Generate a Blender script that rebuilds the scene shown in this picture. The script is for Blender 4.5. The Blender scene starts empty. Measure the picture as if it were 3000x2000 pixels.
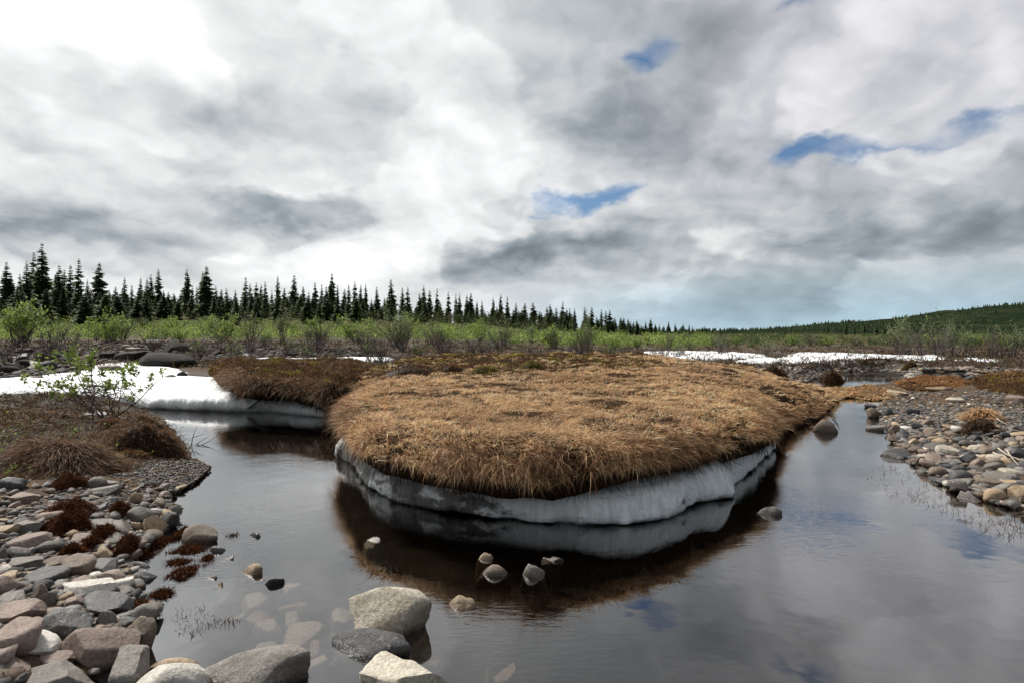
import bpy, bmesh, math, random
import numpy as np
from mathutils import Vector, Matrix

rng = np.random.default_rng(11)
random.seed(11)
scene = bpy.context.scene
COL = scene.collection

# ------------------------------------------------------------------ camera
F = 1667.0          # focal length in pixels of the 3000 px wide photograph
HOR = 975.0         # row of the horizon
CH = 1.6            # eye height above the water, metres
cam = bpy.data.cameras.new('camera')
cam.sensor_width = 36.0
cam.lens = F / 3000.0 * 36.0
cam.shift_y = -(1000.0 - HOR) / 3000.0
cam.clip_start = 0.05
cam.clip_end = 20000.0
camo = bpy.data.objects.new('camera', cam)
camo.location = (0, 0, CH)
camo.rotation_euler = (math.radians(90), 0, 0)
COL.objects.link(camo)
scene.camera = camo

# ------------------------------------------------------------------ sun
SUN_AZ, SUN_EL = math.radians(-52), math.radians(48)     # left of the view, ahead
sd_ = Vector((math.sin(SUN_AZ) * math.cos(SUN_EL), math.cos(SUN_AZ) * math.cos(SUN_EL), math.sin(SUN_EL)))
sun = bpy.data.lights.new('sun', 'SUN')
sun.energy = 4.6
sun.angle = math.radians(7)
sun.color = (1.0, 0.94, 0.86)
suno = bpy.data.objects.new('sun', sun)
suno.rotation_euler = (-sd_).to_track_quat('-Z', 'Y').to_euler()
suno.location = (-20, 10, 40)
COL.objects.link(suno)

# ------------------------------------------------------------------ render settings
vs = scene.view_settings
scene.display_settings.display_device = 'sRGB'
vs.view_transform = 'Standard'
vs.look = 'None'
vs.exposure = 0.12
vs.gamma = 1.0
vs.use_curve_mapping = False
cy = scene.cycles
cy.use_denoising = True
try:
    cy.denoiser = 'OPENIMAGEDENOISE'
    cy.denoising_input_passes = 'RGB_ALBEDO_NORMAL'
    cy.denoising_prefilter = 'ACCURATE'
except Exception:
    pass
cy.use_adaptive_sampling = True
cy.adaptive_threshold = 0.02
cy.max_bounces = 6
cy.diffuse_bounces = 2
cy.glossy_bounces = 3
cy.transmission_bounces = 2
cy.transparent_max_bounces = 6
cy.caustics_reflective = False
cy.caustics_refractive = False
cy.sample_clamp_indirect = 4.0


# ------------------------------------------------------------------ node helper
class Sk:
    """a socket with arithmetic"""
    def __init__(self, t, s):
        self.t, self.s = t, s

    def _m(self, op, *a, clamp=False):
        n = self.t.nodes.new('ShaderNodeMath')
        n.operation = op
        n.use_clamp = clamp
        for i, v in enumerate((self,) + a):
            if isinstance(v, Sk):
                self.t.links.new(v.s, n.inputs[i])
            else:
                n.inputs[i].default_value = float(v)
        return Sk(self.t, n.outputs[0])

    def __add__(self, o): return self._m('ADD', o)
    __radd__ = __add__
    def __sub__(self, o): return self._m('SUBTRACT', o)
    def __rsub__(self, o): return self._m('MULTIPLY', -1.0)._m('ADD', o)
    def __mul__(self, o): return self._m('MULTIPLY', o)
    __rmul__ = __mul__
    def __truediv__(self, o): return self._m('DIVIDE', o)
    def max(self, o): return self._m('MAXIMUM', o)
    def min(self, o): return self._m('MINIMUM', o)
    def clamp(self): return self._m('MULTIPLY', 1.0, clamp=True)
    def pow(self, o): return self._m('POWER', o)
    def atan2(self, o): return self._m('ARCTAN2', o)
    def asin(self): return self._m('ARCSINE')
    def exp(self): return self._m('EXPONENT')

    def step(self, a, b, lo=0.0, hi=1.0):
        n = self.t.nodes.new('ShaderNodeMapRange')
        n.interpolation_type = 'SMOOTHSTEP'
        self.t.links.new(self.s, n.inputs[0])
        for i, v in zip((1, 2, 3, 4), (a, b, lo, hi)):
            n.inputs[i].default_value = v
        return Sk(self.t, n.outputs[0])


def sep(t, s):
    n = t.nodes.new('ShaderNodeSeparateXYZ')
    t.links.new(s, n.inputs[0])
    return [Sk(t, o) for o in n.outputs]


def comb(t, x, y, z=0.0):
    n = t.nodes.new('ShaderNodeCombineXYZ')
    for i, v in enumerate((x, y, z)):
        if isinstance(v, Sk):
            t.links.new(v.s, n.inputs[i])
        else:
            n.inputs[i].default_value = v
    return n.outputs[0]


def noise(t, vec, scale, detail=5.0, rough=0.5, dist=0.0, out=0, dim='3D'):
    n = t.nodes.new('ShaderNodeTexNoise')
    n.noise_dimensions = dim
    n.inputs['Scale'].default_value = scale
    n.inputs['Detail'].default_value = detail
    n.inputs['Roughness'].default_value = rough
    n.inputs['Distortion'].default_value = dist
    if vec is not None:
        t.links.new(vec, n.inputs['Vector'])
    return Sk(t, n.outputs[out])


def mixc(t, f, a, b, mode='MIX'):
    n = t.nodes.new('ShaderNodeMix')
    n.data_type = 'RGBA'
    n.blend_type = mode
    for i, v in ((0, f), (6, a), (7, b)):
        if isinstance(v, Sk):
            t.links.new(v.s, n.inputs[i])
        elif hasattr(v, 'is_linked'):
            t.links.new(v, n.inputs[i])
        elif i == 0:
            n.inputs[i].default_value = v
        else:
            n.inputs[i].default_value = tuple(v) + ((1.0,) if len(v) == 3 else ())
    return n.outputs[2]


# ------------------------------------------------------------------ world: sky with broken cloud
world = bpy.data.worlds.new('World')
scene.world = world
world.use_nodes = True
wt = world.node_tree
wt.nodes.clear()


def pix_dir(px, py):
    u, v = (px - 1500) / F, (HOR - py) / F
    return math.atan2(u, 1.0), math.atan2(v, math.hypot(u, 1.0))


def build_sky():
    t = wt
    tc = t.nodes.new('ShaderNodeTexCoord').outputs['Generated']
    x, y, z = sep(t, tc)
    zc = z.max(0.0)
    az = x.atan2(y)
    el = zc.min(0.9999).asin()
    den = zc + 0.42
    P = comb(t, x / den, y / den)
    # slow warp for ragged edges
    w = noise(t, P, 4.6, 5, 0.55, 0.0, 1, '2D')
    wr, wg, wb = sep(t, w.s)
    fade = el.step(0.0, 0.25, 0.35, 1.0)
    nf = el.step(0.0, 0.16, 0.25, 1.0)
    azw = az + (wr - 0.5) * 0.20 * fade
    elw = el + (wg - 0.5) * 0.11 * fade
    PW = comb(t, x / den + (wb - 0.5) * 0.12, y / den + (wr - 0.5) * 0.12)
    n1 = noise(t, PW, 1.9, 4, 0.5, 0.0, 0, '2D')
    n2 = noise(t, PW, 5.0, 6, 0.5, 0.0, 0, '2D')
    n2b = noise(t, comb(t, x / den + (wb - 0.5) * 0.12 + 0.035, y / den + (wr - 0.5) * 0.12 - 0.035), 5.0, 3, 0.5, 0.0, 0, '2D')

    # a table of broad cloud forms over azimuth and elevation: three rows to a pair of colour ramps
    NR, NC, E1, A1 = 21, 31, 0.53, 0.80
    rows = np.linspace(0, E1, NR)
    cols = np.linspace(-A1, A1, NC)
    ea = (elw * (1.0 / E1)).clamp()
    aa = (azw * (0.5 / A1) + 0.5).clamp()

    def ramp(fac, pos, rgb, mode):
        n = t.nodes.new('ShaderNodeValToRGB')
        cr = n.color_ramp
        cr.interpolation = mode
        while len(cr.elements) > 1:
            cr.elements.remove(cr.elements[-1])
        for i, p in enumerate(pos):
            e = cr.elements[0] if i == 0 else cr.elements.new(float(p))
            e.position = float(p)
            e.color = (float(rgb[i][0]), float(rgb[i][1]), float(rgb[i][2]), 1.0)
        t.links.new(fac.s, n.inputs[0])
        return n.outputs[0]

    EL = []
    for k in range(0, NR, 3):
        EL.append(ramp(ea, rows / E1, [[float(i == k + c) for c in range(3)] for i in range(NR)], 'LINEAR'))

    def table(fs, lo, hi):
        """sum of soft ellipses, sampled on the table"""
        A, E = np.meshgrid(cols, rows)
        T = np.zeros_like(A)
        for (px, py, sx, sy, r, amp) in fs:
            a0, e0 = pix_dir(px, py)
            c, s = math.cos(math.radians(r)), math.sin(math.radians(r))
            q1 = ((A - a0) * c + (E - e0) * s) / (max(sx, 42) / F * math.cos(a0) ** 2)
            q2 = ((E - e0) * c - (A - a0) * s) / (max(sy, 20) / F * math.cos(a0))
            T += amp * np.exp(-0.5 * (q1 ** 2 + q2 ** 2))
        T = np.clip((T - lo) / (hi - lo), 0, 1)
        acc = None
        for j, k in enumerate(range(0, NR, 3)):
            rp = ramp(aa, (cols / A1 + 1) / 2, T[k:k + 3].T, 'B_SPLINE')
            d = t.nodes.new('ShaderNodeVectorMath')
            d.operation = 'DOT_PRODUCT'
            t.links.new(rp, d.inputs[0])
            t.links.new(EL[j], d.inputs[1])
            v = Sk(t, d.outputs['Value'])
            acc = v if acc is None else acc + v
        return acc * (hi - lo) + lo

    # overcast is brightest round the hidden sun and falls off away from it, all the way round
    hl = (x * x + y * y).max(1e-6).pow(0.5)
    away = (x * math.sin(SUN_AZ) + y * math.cos(SUN_AZ)) / hl
    L = away * 0.22 + 0.56
    L = L + (n1 - 0.5) * 0.42 + ((n2 - 0.5) * 0.20 + (n2 - n2b) * 0.42) * nf + (n1.step(0.49, 0.55) - 0.5) * 0.13 * nf
    # sun glow behind the cloud
    sx_, sy_, sz_ = sd_
    dot = (x * sx_ + y * sy_ + z * sz_).max(0.0)
    L = L + dot.pow(8.0) * 0.22 + dot.pow(40.0) * 1.2
    feats = [
        (957, 640, 190, 36, -2, -.28), (800, 598, 170, 32, 3, -.17), (865, 722, 45, 55, 0, -.22),
        (120, 665, 260, 34, 0, -.28), (280, 735, 330, 50, 0, -.24), (1400, 775, 190, 24, 12, -.28),
        (1570, 745, 150, 30, 10, -.25), (1790, 712, 90, 12, 0, -.16), (1819, 351, 100, 70, 0, -.28),
        (2010, 105, 120, 55, 0, -.16), (2744, 200, 190, 55, 28, -.22), (2600, 702, 430, 34, 3, -.20),
        (2560, 850, 620, 60, 3, -.15), (960, 70, 80, 40, 0, -.18), (430, 260, 190, 60, -20, -.22),
        (650, 330, 200, 60, 0, -.14), (1450, 240, 110, 50, 0, -.2), (100, 330, 110, 60, 0, -.14),
        (861, 525, 110, 16, -4, .32), (752, 760, 95, 36, 20, .34), (995, 788, 60, 32, 0, .36),
        (1180, 700, 90, 40, 0, .2), (150, 50, 170, 90, 0, .3), (560, 130, 240, 90, -20, .12),
        (1580, 500, 140, 60, 0, .10), (1830, 560, 90, 22, 30, .2), (2430, 170, 260, 24, 28, .16), (2260, 792, 330, 7, 6, .10),
        (300, 480, 400, 40, 0, .1), (1250, 430, 250, 80, 0, .0), (2750, 620, 350, 25, 3, .06),
    ]
    L = L + table(feats, -0.7, 0.9)
    L = L._m('SMOOTH_MAX', 0.20, 0.25)
    # tint: dark cloud is blue grey, bright cloud neutral
    ct = mixc(t, L.step(0.15, 0.75), (0.76, 0.92, 1.05), (0.985, 1.0, 1.01))
    pur = az.step(0.0, 0.5) * el.step(0.14, 0.35)
    ct = mixc(t, pur * 0.6, ct, (0.98, 0.97, 1.04))
    low = el.step(0.02, 0.13, 1.0, 0.0) * az.step(-0.2, 0.4)
    ct = mixc(t, low, ct, (0.72, 0.97, 1.12))
    vm = t.nodes.new('ShaderNodeVectorMath')
    vm.operation = 'SCALE'
    t.links.new(ct, vm.inputs[0])
    t.links.new((L * 10.0).s, vm.inputs['Scale'])
    cloud = vm.outputs[0]
    # holes of blue
    holes = [
        (1867, 206, 30, 26, 0, 1.0), (1950, 150, 50, 20, 10, .7), (1890, 85, 90, 30, 0, .45), (2374, 0, 70, 25, 0, .8),
        (2400, 420, 85, 28, -10, 1.1), (2680, 398, 130, 22, 6, 1.1), (2300, 450, 70, 26, 0, .9), (2930, 330, 90, 45, 18, 1.0),
        (1575, 597, 50, 11, 0, .9), (1725, 566, 100, 16, 20, .95), (1800, 525, 50, 14, 35, .85),
        (1116, 545, 24, 11, 0, .8), (724, 500, 16, 11, 0, .75), (2200, 380, 60, 20, 0, .6),
    ]
    B = table(holes, 0.0, 1.4)
    # elsewhere a few chance breaks, thinned with the coarse noise
    B = B + n1.step(0.70, 0.80) * 0.5
    Bm = (B * 1.15 + (n2 - 0.5) * 1.2).step(0.38, 1.05)
    sky = t.nodes.new('ShaderNodeTexSky')
    sky.sky_type = 'NISHITA'
    sky.sun_disc = False
    sky.sun_elevation = SUN_EL
    sky.sun_rotation = SUN_AZ
    sky.air_density = 1.0
    sky.dust_density = 0.2
    sky.ozone_density = 3.0
    blue = mixc(t, 1.0, sky.outputs[0], (0.16, 0.52, 0.74), 'MULTIPLY')
    col = mixc(t, Bm * 0.80, cloud, blue)
    bg = t.nodes.new('ShaderNodeBackground')
    bg.inputs['Strength'].default_value = 0.1
    t.links.new(col, bg.inputs[0])
    out = t.nodes.new('ShaderNodeOutputWorld')
    t.links.new(bg.outputs[0], out.inputs[0])


build_sky()
world.cycles.sampling_method = 'MANUAL'
world.cycles.sample_map_resolution = 512


# ------------------------------------------------------------------ numeric helpers
def _hash(ix, iy, seed):
    h = (ix.astype(np.int64) * 374761393 + iy.astype(np.int64) * 668265263 + seed * 1442695041) & 0xffffffff
    h = ((h ^ (h >> 13)) * 1274126177) & 0xffffffff
    h = (h ^ (h >> 16)) & 0xffffffff
    return h / 4294967295.0


def vnoise(x, y, seed=0):
    x, y = np.asarray(x, float), np.asarray(y, float)
    ix, iy = np.floor(x), np.floor(y)
    fx, fy = x - ix, y - iy
    fx, fy = fx * fx * (3 - 2 * fx), fy * fy * (3 - 2 * fy)
    a = _hash(ix, iy, seed); b = _hash(ix + 1, iy, seed)
    c = _hash(ix, iy + 1, seed); d = _hash(ix + 1, iy + 1, seed)
    return (a + (b - a) * fx) * (1 - fy) + (c + (d - c) * fx) * fy


def fbm(x, y, seed=0, octv=4, gain=0.5):
    """about -0.5 .. 0.5"""
    s, amp, tot = 0.0, 1.0, 0.0
    for o in range(octv):
        s = s + amp * (vnoise(x * 2 ** o, y * 2 ** o, seed + o * 17) - 0.5)
        tot += amp
        amp *= gain
    return s / tot


def sstep(a, b, x):
    t = np.clip((x - a) / (b - a), 0, 1)
    return t * t * (3 - 2 * t)


def sdist(poly, X, Y):
    """signed distance to a polygon, positive inside"""
    poly = np.asarray(poly, float)
    X, Y = np.asarray(X, float), np.asarray(Y, float)
    d2 = np.full(X.shape, 1e18)
    ins = np.zeros(X.shape, bool)
    n = len(poly)
    for i in range(n):
        ax, ay = poly[i]
        bx, by = poly[(i + 1) % n]
        ex, ey = bx - ax, by - ay
        wx, wy = X - ax, Y - ay
        t = np.clip((wx * ex + wy * ey) / (ex * ex + ey * ey + 1e-12), 0, 1)
        d2 = np.minimum(d2, (wx - ex * t) ** 2 + (wy - ey * t) ** 2)
        c = ((ay <= Y) & (by > Y)) | ((by <= Y) & (ay > Y))
        with np.errstate(divide='ignore', invalid='ignore'):
            xi = ax + (Y - ay) / (by - ay if by != ay else 1e-12) * ex
        ins ^= c & (X < xi)
    return np.where(ins, 1, -1) * np.sqrt(d2)


def W(px, py, z=0.0):
    """pixel of the photograph -> point on the level z (x right, y ahead)"""
    Y = (CH - z) * F / (py - HOR)
    return ((px - 1500.0) / F * Y, Y)


def smooth_closed(P, n, closed=True):
    """Catmull-Rom resampling of a polyline with any number of columns to n points"""
    P = np.asarray(P, float)
    m = len(P)
    seg = m if closed else m - 1
    out = []
    per = 24
    for i in range(seg):
        if closed:
            p0, p1, p2, p3 = P[(i - 1) % m], P[i], P[(i + 1) % m], P[(i + 2) % m]
        else:
            p0, p1, p2, p3 = P[max(i - 1, 0)], P[i], P[i + 1], P[min(i + 2, m - 1)]
        t = np.linspace(0, 1, per, endpoint=False)[:, None]
        out.append(0.5 * ((2 * p1) + (-p0 + p2) * t + (2 * p0 - 5 * p1 + 4 * p2 - p3) * t ** 2 + (-p0 + 3 * p1 - 3 * p2 + p3) * t ** 3))
    Q = np.concatenate(out + ([] if closed else [P[-1:]]))
    if closed:
        Q = np.concatenate([Q, Q[:1]])
    s = np.concatenate([[0], np.cumsum(np.linalg.norm(np.diff(Q[:, :2], axis=0), axis=1))])
    u = np.linspace(0, s[-1], n, endpoint=not closed)
    return np.stack([np.interp(u, s, Q[:, k]) for k in range(P.shape[1])], 1)


def tri_mesh(name, V, T, col=None, smooth=True):
    V = np.ascontiguousarray(V, np.float32)
    T = np.ascontiguousarray(T, np.int32)
    me = bpy.data.meshes.new(name)
    nv, nt = len(V), len(T)
    me.vertices.add(nv)
    me.vertices.foreach_set('co', V.ravel())
    k = T.shape[1]
    me.loops.add(nt * k)
    me.loops.foreach_set('vertex_index', T.ravel())
    me.polygons.add(nt)
    me.polygons.foreach_set('loop_start', np.arange(0, nt * k, k, dtype=np.int32))
    if smooth:
        me.polygons.foreach_set('use_smooth', np.ones(nt, bool))
    if col is not None:
        at = me.color_attributes.new('Col', 'FLOAT_COLOR', 'POINT')
        c4 = np.ones((nv, 4), np.float32)
        c4[:, :3] = col
        at.data.foreach_set('color', c4.ravel())
    me.update(calc_edges=True)
    me.validate()
    return me


def link(name, me, mat=None, parent=None, **props):
    o = bpy.data.objects.new(name, me)
    COL.objects.link(o)
    if mat is not None and me is not None and not me.materials:
        me.materials.append(mat)
    if parent is not None:
        o.parent = parent
    for k, v in props.items():
        o[k] = v
    return o


def grid_quads(nr, nc, wrap=False):
    r = np.arange(nr - 1)[:, None]
    m = nc if wrap else nc - 1
    c = np.arange(m)[None, :]
    c1 = (c + 1) % nc
    return np.stack([(r * nc + c), (r * nc + c1), ((r + 1) * nc + c1), ((r + 1) * nc + c)], -1).reshape(-1, 4)


# ------------------------------------------------------------------ materials
def new_mat(name):
    m = bpy.data.materials.new(name)
    m.use_nodes = True
    t = m.node_tree
    b = t.nodes['Principled BSDF']
    return m, t, b


def bump(t, b, h, strength, dist):
    n = t.nodes.new('ShaderNodeBump')
    n.inputs['Strength'].default_value = strength
    n.inputs['Distance'].default_value = dist
    t.links.new(h.s, n.inputs['Height'])
    t.links.new(n.outputs[0], b.inputs['Normal'])


def mat_attr(name, rough=0.75, spec=0.2, trans=0.0, vary=0.0, scale=30.0):
    """colour from the mesh attribute; trans = share of light let through (leaves, blades)"""
    m, t, b = new_mat(name)
    a = t.nodes.new('ShaderNodeAttribute')
    a.attribute_name = 'Col'
    c = a.outputs['Color']
    if vary:
        g = t.nodes.new('ShaderNodeNewGeometry').outputs['Position']
        n = noise(t, g, scale, 4, 0.6)
        c = mixc(t, vary, c, mixc(t, n.step(0.3, 0.7), (0.35, 0.35, 0.35), (1.6, 1.6, 1.6)), 'MULTIPLY')
    t.links.new(c, b.inputs['Base Color'])
    b.inputs['Roughness'].default_value = rough
    b.inputs['Specular IOR Level'].default_value = spec
    if trans:
        tr = t.nodes.new('ShaderNodeBsdfTranslucent')
        t.links.new(c, tr.inputs[0])
        mx = t.nodes.new('ShaderNodeMixShader')
        mx.inputs[0].default_value = trans
        t.links.new(b.outputs[0], mx.inputs[1])
        t.links.new(tr.outputs[0], mx.inputs[2])
        t.links.new(mx.outputs[0], t.nodes['Material Output'].inputs[0])
    return m


def mat_stone(name, c1, c2, speck=0.35, rough=0.7, lichen=0.5):
    m, t, b = new_mat(name)
    tc = t.nodes.new('ShaderNodeTexCoord').outputs['Object']
    oi = t.nodes.new('ShaderNodeObjectInfo')
    rnd = Sk(t, oi.outputs['Random'])
    geo = t.nodes.new('ShaderNodeNewGeometry').outputs['Position']
    big = noise(t, geo, 9.0, 3, 0.6)
    n2 = noise(t, geo, 60.0, 4, 0.7)
    n3 = noise(t, geo, 230.0, 2, 0.6)
    c = mixc(t, (big.step(0.3, 0.7) * 0.5 + rnd * 0.6).clamp(), c1, c2)
    c = mixc(t, speck, c, mixc(t, n2.step(0.32, 0.68), (0.45, 0.44, 0.42), (1.5, 1.5, 1.5)), 'MULTIPLY')
    c = mixc(t, n3.step(0.60, 0.70) * 0.55 * min(1.0, speck * 2), c, (0.05, 0.045, 0.04))
    lich = noise(t, geo, 16.0, 5, 0.75)
    c = mixc(t, lich.step(0.60, 0.66) * lichen, c, (0.36, 0.35, 0.30))
    # the wet foot of a stone at the waterline
    z = sep(t, geo)[2]
    wet = (z + (n2 - 0.5) * 0.03).step(0.015, 0.05, 1.0, 0.0)
    c = mixc(t, wet * 0.65, c, mixc(t, 1.0, c, (0.30, 0.27, 0.24), 'MULTIPLY'))
    t.links.new(c, b.inputs['Base Color'])
    t.links.new((wet * -0.45 + rough).s, b.inputs['Roughness'])
    b.inputs['Specular IOR Level'].default_value = 0.4
    bump(t, b, n2 * 0.7 + n3 * 0.15 + big * 1.0, 0.55, 0.02)
    return m


# ------------------------------------------------------------------ lie of the land
POND = [W(380, 1192), W(470, 1222), W(505, 1262), W(540, 1300), W(550, 1338), W(625, 1372), W(565, 1420), W(492, 1465),
        W(535, 1490), W(500, 1540), W(440, 1590), W(400, 1660), W(420, 1740), W(440, 1800), W(405, 1870), W(330, 1930), W(230, 2020),
        (-1.9, 1.6), (-2.2, -1.5), (6.0, -1.5), (6.8, 2.0), W(3300, 1620), W(3060, 1505), W(2920, 1480), W(2800, 1440),
        W(2720, 1395), W(2660, 1350), W(2610, 1290), W(2575, 1240), W(2560, 1195), W(2600, 1172), W(2640, 1158),
        (9.6, 14.6), (8.6, 16.6), (4.5, 15.0), (0.0, 13.5), (-4.2, 13.8), (-7.2, 13.3)]
POOLS = [[W(2380, 1130), W(2420, 1100), W(2480, 1088), W(2580, 1085), W(2650, 1094), W(2630, 1116), W(2520, 1138), W(2440, 1142)],
         [W(2640, 1142), W(2680, 1126), W(2760, 1116), W(2850, 1116), W(2800, 1134), W(2740, 1148), W(2680, 1152)]]


def height(X, Y):
    X, Y = np.asarray(X, float), np.asarray(Y, float)
    nn = fbm(X * 1.3, Y * 1.3, 5, 4)
    d = -sdist(POND, X, Y) + 0.10 * nn            # > 0 on land
    left = 1 - sstep(-3.5, -0.5, X - 0.0 * Y)
    hl = 0.03 + 0.46 * (1 - np.exp(-np.maximum(d, 0) / 1.7))
    hr = 0.02 + 0.30 * (1 - np.exp(-np.maximum(d, 0) / 2.6))
    h = hr + (hl - hr) * left
    # a dip behind the left bank, where the snow lies
    h = h - 0.26 * np.exp(-((Y - 11.6) / 1.5) ** 2) * (1 - sstep(-7.0, -5.0, X)) * sstep(0.1, 0.8, d)
    # far ground
    h = h + 0.55 * sstep(16, 40, Y) * (1 - sstep(-8, 12, X))
    h = h + 0.12 * sstep(14, 30, Y) * sstep(0, 10, X)
    A = 0.3 + 5.2 * (1 - sstep(-85, 45, X))
    h = h + A * sstep(44, 112, Y)
    h = h + nn * (0.10 + 0.25 * sstep(18, 60, Y)) * sstep(0.0, 0.8, d)
    wat = -0.04 - 0.19 * (1 - np.exp(np.minimum(d, 0) / 0.9)) + 0.04 * nn
    z = np.where(d > 0, h, np.maximum(wat, -0.5))
    for p in POOLS:
        s = sdist(p, X, Y) + 0.15 * nn
        z = np.where(s > -0.6, np.minimum(z, np.where(s > 0, -0.08 * np.minimum(s, 1) - 0.01, -s * 0.35)), z)
    return z


def hit(px, py):
    """where the sight line through a pixel meets the ground (arrays welcome)"""
    px, py = np.asarray(px, float), np.asarray(py, float)
    u, v = (px - 1500) / F, (HOR - py) / F
    Y = np.maximum(0.55 / np.maximum(-v, 1e-4), 1.2)
    done = np.zeros(px.shape, bool)
    step = 1.02
    for _ in range(330):
        Yn = np.where(done, Y, Y * step)
        below = CH + v * Yn < np.maximum(height(u * Yn, Yn), 0.0)
        Y = np.where(done, Y, Yn)
        done |= below
        if done.all():
            break
    lo, hi_ = Y / step, Y
    for _ in range(8):
        m = (lo + hi_) / 2
        b = CH + v * m < np.maximum(height(u * m, m), 0.0)
        hi_ = np.where(b, m, hi_)
        lo = np.where(b, lo, m)
    return u * hi_, hi_, CH + v * hi_


# ground: one sheet, fine near the camera, out to the horizon all round
def make_ground():
    r = np.concatenate([[0.02], np.geomspace(0.6, 45, 430), np.geomspace(46, 9000, 90)])
    fine = np.linspace(-52, 52, 420)
    coarse = np.linspace(52, 308, 66)[1:-1]
    th = np.radians(np.concatenate([fine, coarse]))
    R, TH = np.meshgrid(r, th, indexing='ij')
    X, Y = R * np.sin(TH), R * np.cos(TH)
    Z = height(X, Y)
    far = sstep(150, 600, R)
    Z = Z * (1 - far) + far * (0.2 + 0.0 * R)
    Z += np.where(Z > 0.02, 0.03 * fbm(X * 7, Y * 7, 9, 3), 0.02 * fbm(X * 9, Y * 9, 3, 3)) * (R < 60)
    V = np.stack([X, Y, Z], -1).reshape(-1, 3)
    Q = grid_quads(len(r), len(th), wrap=True)[:, ::-1]
    me = tri_mesh('ground', V, Q)
    m, t, b = new_mat('ground')
    g = t.nodes.new('ShaderNodeNewGeometry').outputs['Position']
    x, y, z = sep(t, g)
    n1 = noise(t, g, 0.35, 5, 0.6)
    n2 = noise(t, g, 5.0, 5, 0.65)
    n3 = noise(t, g, 40.0, 4, 0.65)
    grav = mixc(t, n3.step(0.3, 0.7), (0.035, 0.031, 0.028), (0.17, 0.155, 0.14))
    heath = mixc(t, n2.step(0.3, 0.7), (0.045, 0.028, 0.016), (0.12, 0.075, 0.042))
    c = mixc(t, (n1 + (n2 - 0.5) * 0.5).step(0.42, 0.58), grav, heath)
    green = mixc(t, n2.step(0.35, 0.65), (0.030, 0.040, 0.012), (0.085, 0.075, 0.022))
    green = mixc(t, n1.step(0.52, 0.68) * 0.6, green, (0.13, 0.06, 0.02))
    c = mixc(t, (y + (n1 - 0.5) * 30).step(40, 62), c, green)
    silt = mixc(t, n2.step(0.3, 0.7), (0.010, 0.008, 0.006), (0.032, 0.025, 0.018))
    c = mixc(t, z.step(-0.03, 0.04, 1.0, 0.0) * y.step(25, 40, 1.0, 0.0), c, silt)
    t.links.new(c, b.inputs['Base Color'])
    b.inputs['Roughness'].default_value = 0.95
    b.inputs['Specular IOR Level'].default_value = 0.15
    bump(t, b, n3 + n2 * 2.0, 0.6, 0.03)
    link('ground', me, m, kind='structure')


make_ground()


def make_water():
    xs = np.linspace(-11, 14, 90)
    ys = np.linspace(-1.8, 24, 90)
    X, Y = np.meshgrid(xs, ys)
    V = np.stack([X, Y, 0 * X], -1).reshape(-1, 3)
    me = tri_mesh('water', V, grid_quads(90, 90))
    m, t, b = new_mat('water')
    t.nodes.remove(b)
    g = t.nodes.new('ShaderNodeNewGeometry').outputs['Position']
    x, y, z = sep(t, g)
    a = noise(t, g, 3.0, 2, 0.5)
    c = noise(t, comb(t, x * 0.7, y * 2.2), 14.0, 3, 0.55)
    patch = noise(t, g, 0.55, 2, 0.5).step(0.42, 0.62)
    h = a * 0.6 + c * patch * 0.35
    bn = t.nodes.new('ShaderNodeBump')
    bn.inputs['Strength'].default_value = 0.13
    bn.inputs['Distance'].default_value = 0.03
    t.links.new(h.s, bn.inputs['Height'])
    lw = t.nodes.new('ShaderNodeLayerWeight')
    lw.inputs['Blend'].default_value = 0.5
    t.links.new(bn.outputs[0], lw.inputs['Normal'])
    refl = Sk(t, lw.outputs['Facing']).pow(2.7) * 0.95 + 0.05
    gl = t.nodes.new('ShaderNodeBsdfGlossy')
    gl.inputs['Roughness'].default_value = 0.015
    gl.inputs['Color'].default_value = (1, 1, 1, 1)
    t.links.new(bn.outputs[0], gl.inputs['Normal'])
    tr = t.nodes.new('ShaderNodeBsdfTransparent')
    tr.inputs['Color'].default_value = (0.56, 0.52, 0.46, 1)
    mx = t.nodes.new('ShaderNodeMixShader')
    t.links.new(refl.s, mx.inputs[0])
    t.links.new(tr.outputs[0], mx.inputs[1])
    t.links.new(gl.outputs[0], mx.inputs[2])
    t.links.new(mx.outputs[0], t.nodes['Material Output'].inputs[0])
    link('water', me, m, kind='structure')


make_water()


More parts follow.
